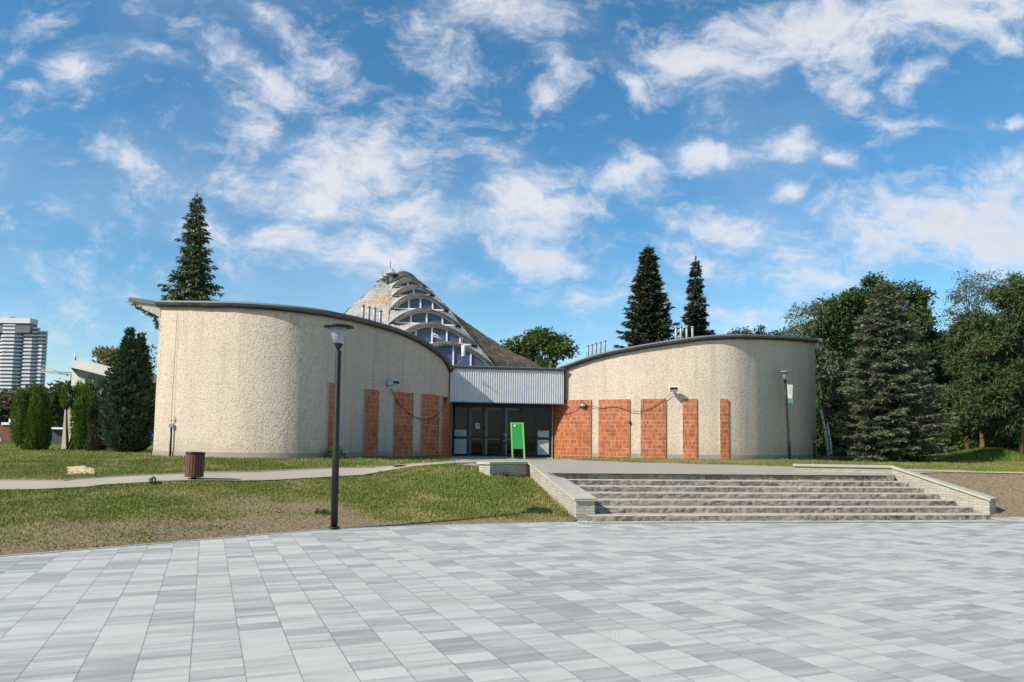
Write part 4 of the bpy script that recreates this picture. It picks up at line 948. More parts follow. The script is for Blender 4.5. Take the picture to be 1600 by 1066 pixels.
b1 = G(1234, 721.5, .92); b1y = b1.y; top = W(1226.5, 580, b1y)
t = street_lamp((b1.x, b1.y, .90), top.z-.9, 'slim street lamp carrying a white and green banner before the right wing', (-2.4, 0), taper=True)
def at_lamp(px, py): return W(px, py, b1y)
bn = thing('lamp_banner', 'white banner with a green foot hanging from the far street lamp', 'banner', at_lamp(1234, 601))
A = bn.location; a, b_ = at_lamp(1229.5, 601)-A, at_lamp(1238.5, 601)-A; c, d_ = at_lamp(1231, 629)-A, at_lamp(1239.5, 631)-A; e_, f_ = at_lamp(1230.5, 622)-A, at_lamp(1238, 623)-A
def panel(mb, q, th=.012, mi=0):
    o_ = Vector((0, th, 0)); mb.add([x for x in q]+[x+o_ for x in q], [(0,1,2,3),(7,6,5,4),(0,4,5,1),(1,5,6,2),(2,6,7,3),(3,7,4,0)], mi)
mb = MB(); panel(mb, [e_, f_, b_, a]); mb.build('banner_cloth', 'weather_white', bn)
mb = MB(); panel(mb, [c, d_, f_+Vector((.03,0,0)), e_]); mb.build('banner_foot', 'banner_green', bn)
mb = MB()
for k in range(5): z = lerp(a.z, e_.z, .2+k*.12); mb.box(a.x+.10, a.x+.10+(.10, .13, .08, .12, .07)[k], -.006, -.003, z-.007, z+.007)
mb.build('print', 'grey_metal', bn)
MB().tube([(a.x-.12, 0, a.z+.01), (b_.x, 0, b_.z+.01)], .012, 6).build('banner_arm', 'grey_metal', bn); MB().tube([(c.x-.12, 0, c.z), (d_.x+.02, 0, d_.z)], .012, 6).build('banner_arm', 'grey_metal', bn)

# litter bin of vertical wooden slats
bb = G(303, 746.5, .68); t = thing('litter_bin', 'round litter bin of dark red wooden slats beside the path', 'bin', (bb.x, bb.y, zt(bb.x, bb.y)))
t.rotation_euler = (0, R(1.5), 0)
H_, Rb = .68, .215
MB().lathe([(Rb-.05, .06), (Rb-.05, H_-.03), (Rb-.055, H_-.04)], 24).build('liner', 'black_metal', t)
for k in range(20):
    a = 2*math.pi*k/20; M = Matrix.Rotation(a, 4, 'Z'); MB().box(-.026, .026, -Rb-.002, -Rb+.024, .07, H_-.05, 0, M).build('slat', 'wood_slat', t)
MB().lathe([(Rb-.03, H_-.055), (Rb+.012, H_-.05), (Rb+.012, H_-.005), (Rb-.01, H_), (Rb-.05, H_-.005), (Rb-.06, H_-.05)], 28).build('top_ring', 'black_metal', t)
MB().lathe([(.06, -.05), (.06, .06), (Rb-.03, .07), (Rb-.03, .085)], 20).build('foot', 'black_metal', t)

# green pavement board
g0 = G(809, 718, .905); g0.y = min(g0.y, 33.0); g0 = Vector((XA(809, 31.5), 31.5, zplat(0, 31.5)))
t = thing('pavement_board', 'bright green folding pavement board standing before the entrance doors', 'sign board', (g0.x, g0.y, g0.z))
zt_ = W(808, 660, 31.5).z-g0.z; xl_ = XA(797.8, 31.5)-g0.x; xr_ = XA(817.0, 31.5)-g0.x; bl_ = XA(800.5, 31.5)-g0.x; br_ = XA(820.2, 31.5)-g0.x
def leafb(sgn, nm):
    f = MB(); dy = .33*sgn; 
    def P(q, h): return Vector((lerp(lerp(bl_, xl_, h), lerp(br_, xr_, h), q), dy*(1-h), zt_*h))
    def bar(a, b, w=.035):
        d = (b-a).normalized(); s_ = d.cross(Vector((0, 1, 0))).normalized()*w; o_ = Vector((0, .014, 0))
        f.add([a-s_-o_, b-s_-o_, b+s_-o_, a+s_-o_, a-s_+o_, b-s_+o_, b+s_+o_, a+s_+o_], [(0,1,2,3),(7,6,5,4),(0,4,5,1),(1,5,6,2),(2,6,7,3),(3,7,4,0)])
    bar(P(.03, 0), P(.03, 1)); bar(P(.97, 0), P(.97, 1)); bar(P(.09, .975)+Vector((0, -.001, 0)), P(.91, .975)+Vector((0, -.001, 0)), .03)
    f.build('board_frame', 'green_frame', t)
    g = MB(); q = [P(.09, .27), P(.91, .27), P(.91, .955), P(.09, .955)]; panel(g, q, .01); g.build('board_panel', 'green_board', t)
leafb(-1, 'a'); leafb(1, 'b')
MB().lathe([(.05, 0), (.05, .006)], 16, M=Matrix.Translation((xl_+.18, -.06, zt_*.90)) @ Matrix.Rotation(R(90), 4, 'X')).build('badge', 'paper', t)

# manhole cover on the path
q = G(628, 732.5, .79); tag(MB().lathe([(.34, .026), (.34, .034), (.30, .038)], 28, (q.x, q.y, zt(q.x, q.y))).build('manhole_cover', 'black_metal'), 'round dark manhole cover set in the path by the left wing', 'manhole cover')

# ------------------------------------------------------------------ vegetation
def rnd(rs, n): return rs.normal(size=(n, 3))
def conifer(name, label, px, ytop, d, R0, mat, seed, droop=.35, prof=None, dz=.30, nb=9, dens=1.0, leaf=(.26, .085), z0=.05, group=None, cat='tree', up=.0, base=None, bark='bark', hang=.35):
    rs = np.random.RandomState(seed); top = W(px, ytop, d); bz = 1.0 if base is None else base; H = top.z-bz
    t = thing(name, label, cat, (top.x, d, bz), group)
    C, D, N, L = [], [], [], []; br = MB()
    z = H*z0
    while z < H*.985:
        h = z/H; rad = R0*(prof(h) if prof else (1-h)**.85)
        k = max(3, int(nb*(.55+.45*(1-h)))); a0 = rs.uniform(0, 6.28)
        for j in range(k):
            a = a0+j*2*math.pi/k+rs.uniform(-.3, .3); ln = rad*(rs.uniform(.55, 1.15) if rs.rand() < .8 else rs.uniform(1.0, 1.35)); zz = z+rs.uniform(-.5, .5)*dz
            if ln < .08: ln = .08
            dr = droop*rs.uniform(.7, 1.3)*(1-.9*h**2); u_ = np.array((math.cos(a), math.sin(a), 0)); sd = np.array((-u_[1], u_[0], 0))
            m = max(6, int(dens*ln*34)); s = rs.uniform(.12, 1, m)**.8
            lat = rs.uniform(-1, 1, m)*np.minimum(.30*ln*(1.05-s)+.05, .55); 
            P = np.array((0, 0, zz))+np.outer(s*ln, u_)+np.outer(lat, sd)
            P[:, 2] += ln*(-dr*s+(dr*.55+up)*s*s)-np.abs(lat)*.25+rs.normal(0, .02, m)
            dd = np.outer(np.ones(m), u_)*.8+np.outer(np.sign(lat)*rs.uniform(.2, 1., m), sd)+rs.normal(0, .25, (m, 3)); dd[:, 2] += -hang*rs.uniform(0, 1.6, m)+up
            C.append(P); D.append(dd); nn_ = np.outer(np.ones(m), (0, 0, 1))+rs.normal(0, .55, (m, 3)); N.append(nn_); L.append(rs.uniform(.6, 1.3, m))
            if ln > .5: br.tube([(0, 0, zz), tuple(u_*ln*.5+np.array((0, 0, zz-ln*dr*.35))), tuple(u_*ln*.9+np.array((0, 0, zz+ln*(-dr*.9+dr*.45))))], [.03, .018, .006], 4)
        z += dz*rs.uniform(.8, 1.2)*(1-.35*h)
    m = 60; hh = rs.uniform(.93, 1.0, m); C.append(np.stack([rs.normal(0, .03, m), rs.normal(0, .03, m), hh*H], 1)); dd = rnd(rs, m)*.5; dd[:, 2] += .8; D.append(dd); N.append(rnd(rs, m)); L.append(rs.uniform(.4, .8, m))
    C, D, N, L = map(np.concatenate, (C, D, N, L)); leafmesh('crown', C, D, N, L*leaf[0], L*leaf[1], mat, t)
    br.tube([(0, 0, -.3), (0, 0, H*.5), (0, 0, H*.98)], [H*.014+.05, H*.008+.03, .01], 10); br.build('trunk', bark, t); return t
def broadleaf(name, label, x, y, bz, H, blobs, mat, seed, leaf=.17, per=170, cl=.62, trunk=.18, bark='bark', group=None, lean=0, nclump=None, tag_=('tree',), wr=.6):
    """blobs: (dx, dz, rx, rz) lobes of the crown in metres from the foot"""
    rs = np.random.RandomState(seed); t = thing(name, label, tag_[0], (x, y, bz), group); C, D, N = [], [], []; tr = MB()
    tr.tube([(0, 0, -.3), (lean*.3, 0, H*.3), (lean*.7, .1, H*.6), (lean, 0, H*.85)], [trunk, trunk*.8, trunk*.5, trunk*.15], 10)
    for dx, dz, rx, rz in blobs:
        vol = rx*rx*rz; nc = max(6, int(12*vol**.72/(cl**1.6)*.55)) if nclump is None else nclump
        for k in range(nc):
            v_ = rnd(rs, 1)[0]; v_ /= np.linalg.norm(v_); r_ = rs.uniform(.45, 1.05)
            c = np.array((dx+v_[0]*rx*r_, v_[1]*rx*r_, dz+v_[2]*rz*r_)); cr = cl*rs.uniform(.55, 1.25); m = int(per*(cr/cl)**2)
            q = rnd(rs, m); q /= np.linalg.norm(q, axis=1, keepdims=True); q *= rs.uniform(.35, 1.1, (m, 1))*cr; q[:, 2] *= .7
            C.append(c+q); dd = rnd(rs, m)+q*.8; dd[:, 2] -= .25; D.append(dd); N.append(rnd(rs, m)+np.array((0, 0, .8)))
            if rs.rand() < .35: f = max(.15, min(.8, (c[2]/H)*.6)); tr.tube([(lean*f, 0, H*f), tuple((np.array((lean*f, 0, H*f))+c)/2+rs.normal(0, .15, 3)), tuple(c)], [trunk*.35, trunk*.2, .015], 5)
    C, D, N = map(np.concatenate, (C, D, N)); n = len(C)
    leafmesh('crown', C, D, N, rs.uniform(.6, 1.3, n)*leaf, rs.uniform(.6, 1.2, n)*leaf*wr, mat, t); tr.build('trunk', bark, t); return t
def px_tree(name, label, px, ybase, d, lobes, mat, seed, bz=1.0, **kw):
    """lobes given as (px, py, half width px, half height px) at distance d"""
    x0 = XA(px, d); bl = []; top = 0
    for lx, ly, rw, rh in lobes:
        p = W(lx, ly, d); k = d/F; bl.append((p.x-x0, p.z-bz, rw*k, rh*k)); top = max(top, p.z-bz+rh*k)
    return broadleaf(name, label, x0, d, bz, top*.95, bl, mat, seed, **kw)

# the three tall spruces behind the roofs
pf_l = lambda h: (1-h)**.75*(.42 if h > .72 else lerp(1.0, .42, smooth(.52, .72, h)))+.03
conifer('spruce_tree', 'tall ragged spruce rising behind the roof of the left wing', 308, 303, 46, 2.85, 'leaf_spruce', 11, .50, lambda h: interp(h, [0,.5,.58,.66,.74,.85,.91,.95,1], [1,.84,.66,.47,.34,.24,.17,.15,.01]), .30, 12, 1.6, (.27, .08), group=None, hang=.8, z0=.53)
conifer('spruce_tree', 'broader dark spruce with brownish cones behind the right wing roof', 1013, 383, 56, 1.95, 'leaf_spruce_dark', 12, .30, lambda h: interp(h, [0,.4,.5,.62,.75,.86,.94,1], [1.1,1.05,.95,.85,.62,.40,.25,.03]), .30, 14, 1.9, (.34, .12), up=.15, z0=.35)
conifer('spruce_tree', 'slender spruce standing right of the broader one behind the right wing roof', 1087, 402, 60, 2.0, 'leaf_spruce_dark', 13, .45, lambda h: interp(h, [0,.45,.55,.65,.8,.92,1], [1.1,1.0,.74,.5,.30,.19,.03]), .32, 12, 1.7, (.34, .12), hang=.6, z0=.35)
# big blue spruce
conifer('blue_spruce', 'big broad blue-green spruce with brown lower boughs right of the right wing', 1383, 440, 36, 2.25, 'leaf_blue', 14, .20, lambda h: interp(h, [0,.15,.4,.6,.75,.88,.96,1], [.92,1.0,.93,.76,.55,.36,.17,.03]), .235, 17, 3.1, (.25, .052), z0=.012, hang=.15, up=.03, base=.95)
# cypress by the left wing
conifer('cypress_tree', 'tall dark bluish cypress growing tight against the left wing corner', 203, 513, 28.5, .82, 'leaf_cypress', 15, -.5, lambda h: interp(h, [0,.1,.3,.6,.75,.88,1], [.92,.97,.95,.68,.42,.22,.02]), .13, 18, 2.3, (.17, .06), z0=.01, hang=-.7, up=.35, base=1.05)
conifer('cypress_tree', 'narrower dark cypress top beside the tall one at the left wing corner', 221, 522, 29.3, .62, 'leaf_cypress', 16, -.5, lambda h: interp(h, [0,.3,.6,.85,1], [1,1.0,.75,.3,.02]), .14, 16, 2.1, (.17, .06), z0=.01, hang=-.7, up=.35, base=1.05)
# clipped thujas: flame-like lobes
def thuja(name, label, d, lobes, seed, mat='leaf_thuja'):
    rs = np.random.RandomState(seed); x0 = XA(lobes[0][0], d); t = thing(name, label, 'shrub', (x0, d, 1.06), 'clipped evergreens left of the left wing'); C, D, N = [], [], []; k_ = d/F; tr = MB()
    for i, (lx, ly, rw, rh) in enumerate(lobes):
        p = W(lx, ly, d); c = np.array((p.x-x0, rs.uniform(-.25, .25), p.z-1.06)); a, b = rw*k_*.86, rh*k_; m = int(9500*max(.15, a*b)); v_ = rnd(rs, m); v_ /= np.linalg.norm(v_, axis=1, keepdims=True)
        r_ = rs.uniform(.80, 1.03, (m, 1))*(1+.07*np.sin(9*np.arctan2(v_[:, 1:2], v_[:, 0:1])+3*v_[:, 2:3]+i)); C.append(c+v_*r_*np.array((a, a, b)))
        dd = v_*np.array((.7, .7, .2))+rs.normal(0, .18, (m, 3)); dd[:, 2] += 1.1; D.append(dd); N.append(v_+rs.normal(0, .5, (m, 3)))
        tr.tube([(0, 0, -.1), (c[0]*.6, c[1]*.6, max(.1, c[2]*.5)), (c[0], c[1], c[2]+b*.5)], [.06, .04, .015], 6)
    C, D, N = map(np.concatenate, (C, D, N)); n = len(C); leafmesh('crown', C, D, N, rs.uniform(.6, 1.2, n)*.10, rs.uniform(.6, 1.2, n)*.042, mat, t); tr.build('trunk', 'bark', t)
thuja('clipped_thuja', 'rounded bright green thuja standing alone at the left edge', 30, [(37,655,14,44),(50,650,14,50),(62,655,15,50),(70,662,12,42),(54,672,22,36),(55,697,13,16),(48,690,12,20),(64,688,11,20)], 21)
thuja('clipped_thuja', 'bulging clipped thuja half hiding the slanted beige pier', 30, [(107,622,9,20),(118,632,12,34),(132,630,14,34),(128,660,15,40),(136,675,14,38),(124,688,12,26),(143,650,10,36)], 22)
thuja('clipped_thuja', 'darker thuja between the bulging one and the tall cypress', 31.2, [(160,628,14,34),(166,650,12,40),(154,678,11,34),(165,684,10,28)], 23, 'leaf_cypress')
thuja('young_cypress', 'small dull conifer growing in front of the bulging thuja', 29.2, [(140,672,8,34),(142,694,12,16),(138,650,5,16)], 24, 'leaf_spruce_dark')
# plants at the wall foot
def weed(name, label, p, r, h, n, seed, mat='weed_leaf', L=.13):
    rs = np.random.RandomState(seed); v_ = rnd(rs, n); v_[:, 2] = np.abs(v_[:, 2]); v_ /= np.linalg.norm(v_, axis=1, keepdims=True); C = v_*rs.uniform(.1, 1, (n, 1))*np.array((r, r, h)); D = v_+np.array((0, 0, .6)); o = leafmesh(name, C, D, rnd(rs, n)+np.array((0, 0, 1)), rs.uniform(.6, 1.2, n)*L, L*.35, mat); o.location = p; return tag(o, label, 'plant')
i = idx(LC, 512); weed('leafy_weed', 'small leafy weed at the foot of the narrow brick strip', (LC[i, 0]+.35, LC[i, 1]-.35, 1.0), .3, .4, 500, 31)
q = G(240, 766, .45); weed('leafy_weed', 'low dark weed clump on the lawn left of the bin', (q.x, q.y, zt(q.x, q.y)), .13, .16, 120, 32, L=.08)
q = G(505, 812, .05); weed('leafy_weed', 'weed tuft at the foot of the near street lamp', (q.x, q.y, zt(q.x, q.y)), .22, .09, 160, 33, L=.07)
q = G(880, 802, .1); 
# vine hanging from the left eave
rs = np.random.RandomState(5); C = []; 
for (x0_, y0_, x1_, y1_, n) in ((203,469,214,476,260),(212,478,226,484,120),(226,484,240,492,90),(241,495,247,512,110)):
    for k in range(n):
        s = rs.rand(); p = W(lerp(x0_, x1_, s)+rs.normal(0, 1.3), lerp(y0_, y1_, s)+rs.normal(0, 1.6), 26.1+rs.normal(0, .1)); C.append(p)
C = np.array(C); q = C[0].copy(); o = leafmesh('hanging_vine', C-q, rnd(rs, len(C))+np.array((0, 0, -.7)), rnd(rs, len(C)), rs.uniform(.06, .13, len(C)), .05, 'leaf_mid'); o.location = q; tag(o, 'ragged green vine growing over the left eave tip', 'vine')

# trees in the distance
px_tree('ash_tree', 'open leafy tree seen between the tower and the right wing', 842, 600, 66, [(842,548,40,26),(812,540,22,16),(870,538,20,14),(845,526,26,11),(800,555,18,12),(884,552,16,12),(840,575,30,14)], 'leaf_mid', 41, leaf=.34, per=75, cl=.85, trunk=.2)
for k, (px, yt, d, w, mt, lb) in enumerate(((1189,509,70,1.7,'leaf_spruce_dark','small pine top peeping over the right wing roof'),)):
    conifer('pine_tree', lb, px, yt, d, w, mt, 50+k, .1, lambda h: (1-h)**.6, .4, 9, 1.2, (.4, .14), z0=.6, up=.2)
px_tree('treetop', 'low dark treetop just above the middle of the right wing roof', 1166, 600, 72, [(1166,525,16,9),(1150,530,12,7)], 'leaf_dark', 52, leaf=.3, per=90, cl=.8)
px_tree('treetop', 'dark treetop above the right end of the right wing roof', 1215, 600, 70, [(1215,524,16,10)], 'leaf_dark', 53, leaf=.3, per=90, cl=.8)
GR = 'trees of the park edge right of the pavilion'
birch = px_tree('birch_tree', 'thin pale birch with white leaning trunks at the corner of the right wing', 1296, 716, 44, [(1255,500,22,26),(1240,515,14,18),(1270,490,16,18),(1285,560,20,40)], 'leaf_pale', 61, leaf=.17, per=75, cl=.6, trunk=.06, lean=-.9, group=GR)
px_tree('maple_tree', 'dense dark leafy tree between the right wing and the blue spruce', 1295, 716, 47, [(1300,500,36,36),(1275,540,34,45),(1325,530,30,60),(1290,610,34,60),(1320,670,40,45),(1285,480,22,24)], 'leaf_dark', 62, leaf=.24, per=120, cl=.8, group=GR)
px_tree('larch_tree', 'tall tree with tiered dark boughs behind the blue spruce', 1390, 716, 46, [(1340,468,26,22),(1362,452,26,16),(1405,460,30,16),(1432,465,24,8),(1440,488,22,8),(1420,510,36,24),(1350,500,30,30),(1445,520,22,12)], 'leaf_dark', 63, leaf=.24, per=120, cl=.62, group=GR)
px_tree('oak_tree', 'dark leafy tree right behind the blue spruce above the mound', 1470, 716, 50, [(1455,560,30,50),(1485,600,30,60),(1450,640,34,50),(1495,540,24,40),(1475,680,40,30)], 'leaf_dark', 64, leaf=.24, per=110, cl=.8, group=GR)
px_tree('willow_tree', 'thin grey-green tree with bare tips behind the pines', 1515, 716, 58, [(1512,450,22,20),(1535,440,26,16),(1495,475,16,22),(1540,470,30,22),(1480,500,14,20)], 'leaf_pale', 65, leaf=.18, per=55, cl=.7, group=GR)
def pine(label, px, d, ytop, lobes, seed, lean=0):
    t = px_tree('pine_tree', label, px, 724, d, lobes, 'leaf_pine', seed, leaf=.34, per=190, cl=.55, wr=.22, bark='pine_bark', trunk=.15, lean=lean, group=GR, bz=.98); return t
pine('leafy young pine left of the tall pine over the mound', 1512, 44, 480, [(1515,520,26,34),(1500,560,26,36),(1530,570,28,40),(1510,620,32,40),(1545,630,30,34),(1525,495,14,18),(1500,650,30,34),(1520,670,26,24)], 71)
pine('tall pine with bare orange trunk at the right edge', 1597, 40, 420, [(1592,440,20,18),(1575,470,26,24),(1600,480,30,30),(1560,520,30,34),(1610,540,36,40),(1575,585,38,40),(1555,615,32,34),(1540,560,30,40),(1605,640,26,26),(1575,650,24,22),(1625,450,24,26),(1622,620,30,34)], 72)
pine('pine behind the right edge pine with its crown cut by the frame', 1640, 46, 420, [(1640,460,36,34),(1650,540,40,60),(1630,640,30,50)], 73)
pine('low ragged pine with brown twigs under the taller pines', 1535, 42, 600, [(1540,655,24,22),(1560,640,20,20),(1520,640,16,22)], 74)
for k, (px, d, yt, x2) in enumerate(((1531,43,640,1529),(1462,48,650,1466),(1560,44,600,1556),(1572,47,600,1578),(1587,52,620,1583))):
    a, b = W(px, 722, d), W(x2, yt, d); a.z = .9; tag(MB().tube([a, a.lerp(b, .5)+Vector((.04, 0, 0)), b], [.07, .055, .035], 8).build('bare_tree', 'bark'), ['thin bare trunk right of the green mound', 'slender dark trunk by the spruce right side', 'thin trunk under the low pine', 'grey trunk left of the tall pine', 'trunk in deep shade at the right edge'][k], 'tree', GR)
for a, b in (((1295,717),(1283,640)), ((1299,717),(1292,660))):
    p, q = W(*a, 44), W(*b, 44); p.z = .9; p -= birch.location; q -= birch.location
    MB().tube([p, p.lerp(q, .5)+Vector((.05, 0, 0)), q], [.10, .085, .06], 8).build('white_stem', 'birch_bark', birch)
# dense woodland behind as one mass
rs = np.random.RandomState(9); C = []; 
def mass(name, lab, px0, px1, d, topf, n, mat, leaf, seed, bot=.9):
    rs = np.random.RandomState(seed); cl = []; m = 60
    for k in range(n):
        px = rs.uniform(px0, px1); dd = d+rs.uniform(-3, 6); zt2 = W(px, topf(px), dd).z; z = rs.uniform(bot, zt2); c = np.array((XA(px, dd), dd, z)); r = rs.uniform(.6, 1.4)*d/60
        q = rnd(rs, m); q /= np.linalg.norm(q, axis=1, keepdims=True); cl.append(c+q*rs.uniform(.3, 1.1, (m, 1))*r)
    C = np.concatenate(cl); nn_ = len(C); o = leafmesh(name, C, rnd(rs, nn_), rnd(rs, nn_)+np.array((0, 0, .6)), rs.uniform(.6, 1.3, nn_)*leaf, leaf*.6, mat); return tag(o, lab, 'woodland', None, 'stuff')
mass('woodland', 'dark mass of far woodland behind the park edge trees', 1262, 1760, 62, lambda px: interp(px, [1230,1300,1420,1480,1560,1700], [560,510,520,540,500,480]), 1500, 'leaf_dark', .5, 81)
mass('woodland', 'far line of dark trees under the high rise tower', -160, 250, 115, lambda px: interp(px, [-160,0,60,110,250], [610,625,622,606,600]), 900, 'leaf_dark', .9, 82)
mass('undergrowth', 'shaded undergrowth below the park edge trees', 1270, 1700, 50, lambda px: 672+12*math.sin(px*.07), 420, 'leaf_dark', .35, 83)
px_tree('rust_tree', 'reddish brown tree in the far tree line at the left edge', 22, 690, 100, [(18,640,14,20),(30,636,12,16)], 'leaf_rust', 84, leaf=.5, per=90, cl=1.3)
px_tree('round_tree', 'round green tree between the thujas in the far tree line', 92, 690, 90, [(90,630,16,24),(80,650,14,24),(98,620,8,14)], 'leaf_dark', 85, leaf=.45, per=110, cl=1.2)
px_tree('yellowing_tree', 'olive yellow treetop behind the white curved building', 185, 640, 75, [(180,558,24,14),(200,566,24,20),(165,556,10,7),(222,560,14,16),(190,590,20,20)], 'leaf_yellow', 86, leaf=.35, per=90, cl=.9)
conifer('spruce_tree', 'small spruce left of the reddish tree in the far tree line', 2, 625, 95, 2.4, 'leaf_spruce_dark', 87, .3, None, .5, 9, 1.0, (.6, .2))

# ------------------------------------------------------------------ far buildings
TW = 480.0; k_ = TW/F
XT = lambda px, Y: W(px, 560, Y).x
tw = thing('high_rise', 'white high-rise tower of rounded balconies at the left edge of the skyline', 'tower', (XT(25, TW), TW, 0))
def lobe(cx, rw, y0, dd, tag_n):
    z1 = W(cx, y0, TW).z; fh = 3.0*.80; c = Vector((XT(cx, TW)-tw.location.x, dd, 0)); r = rw*k_; core, bal = MB(), MB()
    prof = lambda rr: [(c.x+rr*math.sin(a)*1.0, c.y-rr*.8*math.cos(a)) for a in [R(x) for x in (-100, -62, -30, 30, 62, 100)]]
    def prism(mb, rr, z0, z1_):
        p = prof(rr); n = len(p); vs = [(x, y, z0) for x, y in p]+[(x, y, z1_) for x, y in p]; mb.add(vs, [(i, i+1, n+i+1, n+i) for i in range(n-1)]+[tuple(range(n, 2*n))]+[tuple(range(n-1, -1, -1))])
    prism(core, r*.88, 0, z1); z = z1; f = 0
    while z > 8: prism(bal, r, z-1.12, z); z -= fh
    core.build('tower_core', 'tower_dark', tw); bal.build('balcony_bands', 'tower_white', tw)
MB().box(XT(-30, TW)-tw.location.x, XT(60, TW)-tw.location.x, 2, 4, 0, W(60, 519, TW).z).box(XT(-30, TW)-tw.location.x, XT(50, TW)-tw.location.x, 1, 4, 0, W(50, 512, TW).z).build('tower_core', 'tower_dark', tw)
lobe(-14, 17, 504, 1, 0); lobe(20, 18.5, 508, 0, 1); lobe(46, 12.5, 512, 1, 2); lobe(61, 8.5, 517, 2, 3)
p = W(20, 500, TW); zz = W(20, 507, TW).z; z2 = W(20, 499, TW).z
MB().box(XT(-30, TW)-tw.location.x, XT(52, TW)-tw.location.x, -5, 2, zz-6, zz).build('tower_core', 'tower_dark', tw); MB().box(XT(-30, TW)-tw.location.x, XT(53, TW)-tw.location.x, -6, 2, zz, z2).build('roof_slab', 'tower_white', tw); MB().box(XT(14, TW)-tw.location.x, XT(20, TW)-tw.location.x, -2, 2, z2, z2+1.2).build('roof_hut', 'tower_dark', tw)
# crane
cr = thing('tower_crane', 'thin construction crane with long jib right of the high-rise', 'crane', (XA(111, 300), 300, 0))
def rel(px, py, d=300): return W(px, py, d)-cr.location
mb = MB(); a, b = rel(64, 582), rel(111, 586)
for o_ in (0, 1.0): mb.tube([a+Vector((0, 0, o_)), b+Vector((0, 0, o_*.9))], .16, 5)
for k in range(14): p, q = a.lerp(b, k/14), a.lerp(b, (k+1)/14)+Vector((0, 0, .95)); mb.tube([p, q], .1, 4); mb.tube([q, a.lerp(b, (k+1)/14)], .1, 4)
mb.build('jib', 'crane_yellow', cr); mb = MB(); mb.tube([rel(98, 584), rel(68, 571)], .12, 4); mb.tube([rel(68, 571), rel(64, 582)], .12, 4).build('tie_rope', 'crane_yellow', cr)
MB().tube([rel(110, 700), rel(110, 584)], .5, 4).build('mast', 'crane_yellow', cr)
# white building with sloping fascia
D = 70.0; wb = thing('white_building', 'white building with a tilted curved fascia and slanted ribs behind the thujas', 'building', (XA(150, D), D, 1.0)); q = lambda px, py, dd=D: W(px, py, dd)-wb.location
mb = MB(); n = 14; f0, f1, f2, f3 = [], [], [], []
for k in range(n+1):
    t = k/n; px = lerp(113, 200, t); yt = 559.5+t*t*6+t*17; f0.append(q(px-3, yt+15, D)); f1.append(q(px, yt+3, D)); f2.append(q(px+2, yt, D)); f3.append(q(px+2, yt, D+6))
mb.grid([f0, f1, f2], 0, True); mb.grid([f2, f3], 0, False); mb.grid([[p+Vector((0, 1.6, -.9)) for p in f0], f0], 1, False); mb.quad(f0[0]+Vector((0, 6, 0)), f0[0], f2[0], f3[0]); mb.build('fascia', ['weather_white', 'stile_grey'], wb)
for k in range(10):
    px = 118+k*7.6; t = (px-113)/87; yt = 559.5+t*t*6+t*17; a = q(px-1, yt+15, D); b = q(px+4, yt+27, D+1.2)
    MB().add([a+Vector((-.06, 0, 0)), a+Vector((.06, 0, 0)), b+Vector((.06, 0, 0)), b+Vector((-.06, 0, 0)), b+Vector((-.06, .6, .3)), b+Vector((.06, .6, .3))], [(0,1,2,3),(3,2,5,4),(1,5,2),(0,3,4)]).build('rib', 'cream_trim', wb)
a, b = q(112, 585, D+1.3), q(200, 592, D+1.3); zl = -.5
mb = MB(); mb.box(a.x, b.x, 1.3, 7, zl, q(112, 576, D+1.3).z); mb.build('wall', 'weather_white', wb)
for px0, px1 in ((122.5,130),(135,149),(156,166),(172,182)): x0_, x1_ = q(px0, 590, D).x, q(px1, 590, D).x; f = MB().box(x0_, x1_, 1.22, 1.32, q(px0, 604, D).z, q(px0, 588, D).z).build('window', 'tower_glass', wb)
MB().tube([q(117.5, 562), q(117.5, 552)], .08, 6).build('roof_post', 'white_paint', wb)
# slanted pier
D = 32.0; a0, a1, b0_, b1_ = W(94.5, 712, D), W(118, 712, D), W(104, 606, D), W(115, 603, D)
pr = thing('concrete_pier', 'slanted beige plaster pier showing between the thujas', 'pier', (a0.x, D, 1.0))
vs = []
for p in (a0, a1, b1_, b0_): p = p.copy(); p.z = max(p.z, .8) if p is not a0 else p.z; vs.append(p-pr.location)
for v_ in vs[:2]: v_.z = -.2
mb = MB(); mb.add(vs+[v_+Vector((.25, 1.4, 0)) for v_ in vs], [(0,1,2,3),(7,6,5,4),(0,4,5,1),(1,5,6,2),(2,6,7,3),(3,7,4,0)]); mb.build('pier_body', 'beige_plaster', pr)
p = vs[3]; MB().box(p.x-.12, vs[2].x+.25, -.1, 1.6, p.z+.02, p.z+.10).build('cap', 'plinth', pr)
# dark shed and brick house on the left
D = 62; s0 = XA(81, D); sh = thing('park_shed', 'dark low shed with a white roof beam seen between the thujas', 'shed', (s0, D, 1.0)); MB().box(0, 3.2, 0, 3, -.2, 1.25).build('wall', 'interior', sh); MB().box(-.1, 3.3, -.4, 3.1, 1.26, 1.42).build('roof_beam', 'white_paint', sh)
D = 72; br_ = thing('brick_house', 'red brick house with a white chimney cap at the left edge', 'house', (XA(-30, D), D, 1.0)); xr2 = XA(18, D)-br_.location.x; h2 = W(0, 664, D).z-1
MB().box(-4, xr2, 0, 5, -.2, h2).build('wall', 'red_brick', br_); MB().box(xr2-1.0, xr2-.1, -.15, 4, h2+.003, h2+.25).build('roof', 'white_paint', br_); MB().box(xr2-.75, xr2-.4, .5, 1, h2+.26, h2+.6).build('chimney', 'white_paint', br_); MB().box(-4, xr2-.5, -.8, -.7, -.1, .45).build('glass_screen', 'blue_white_panel', br_)
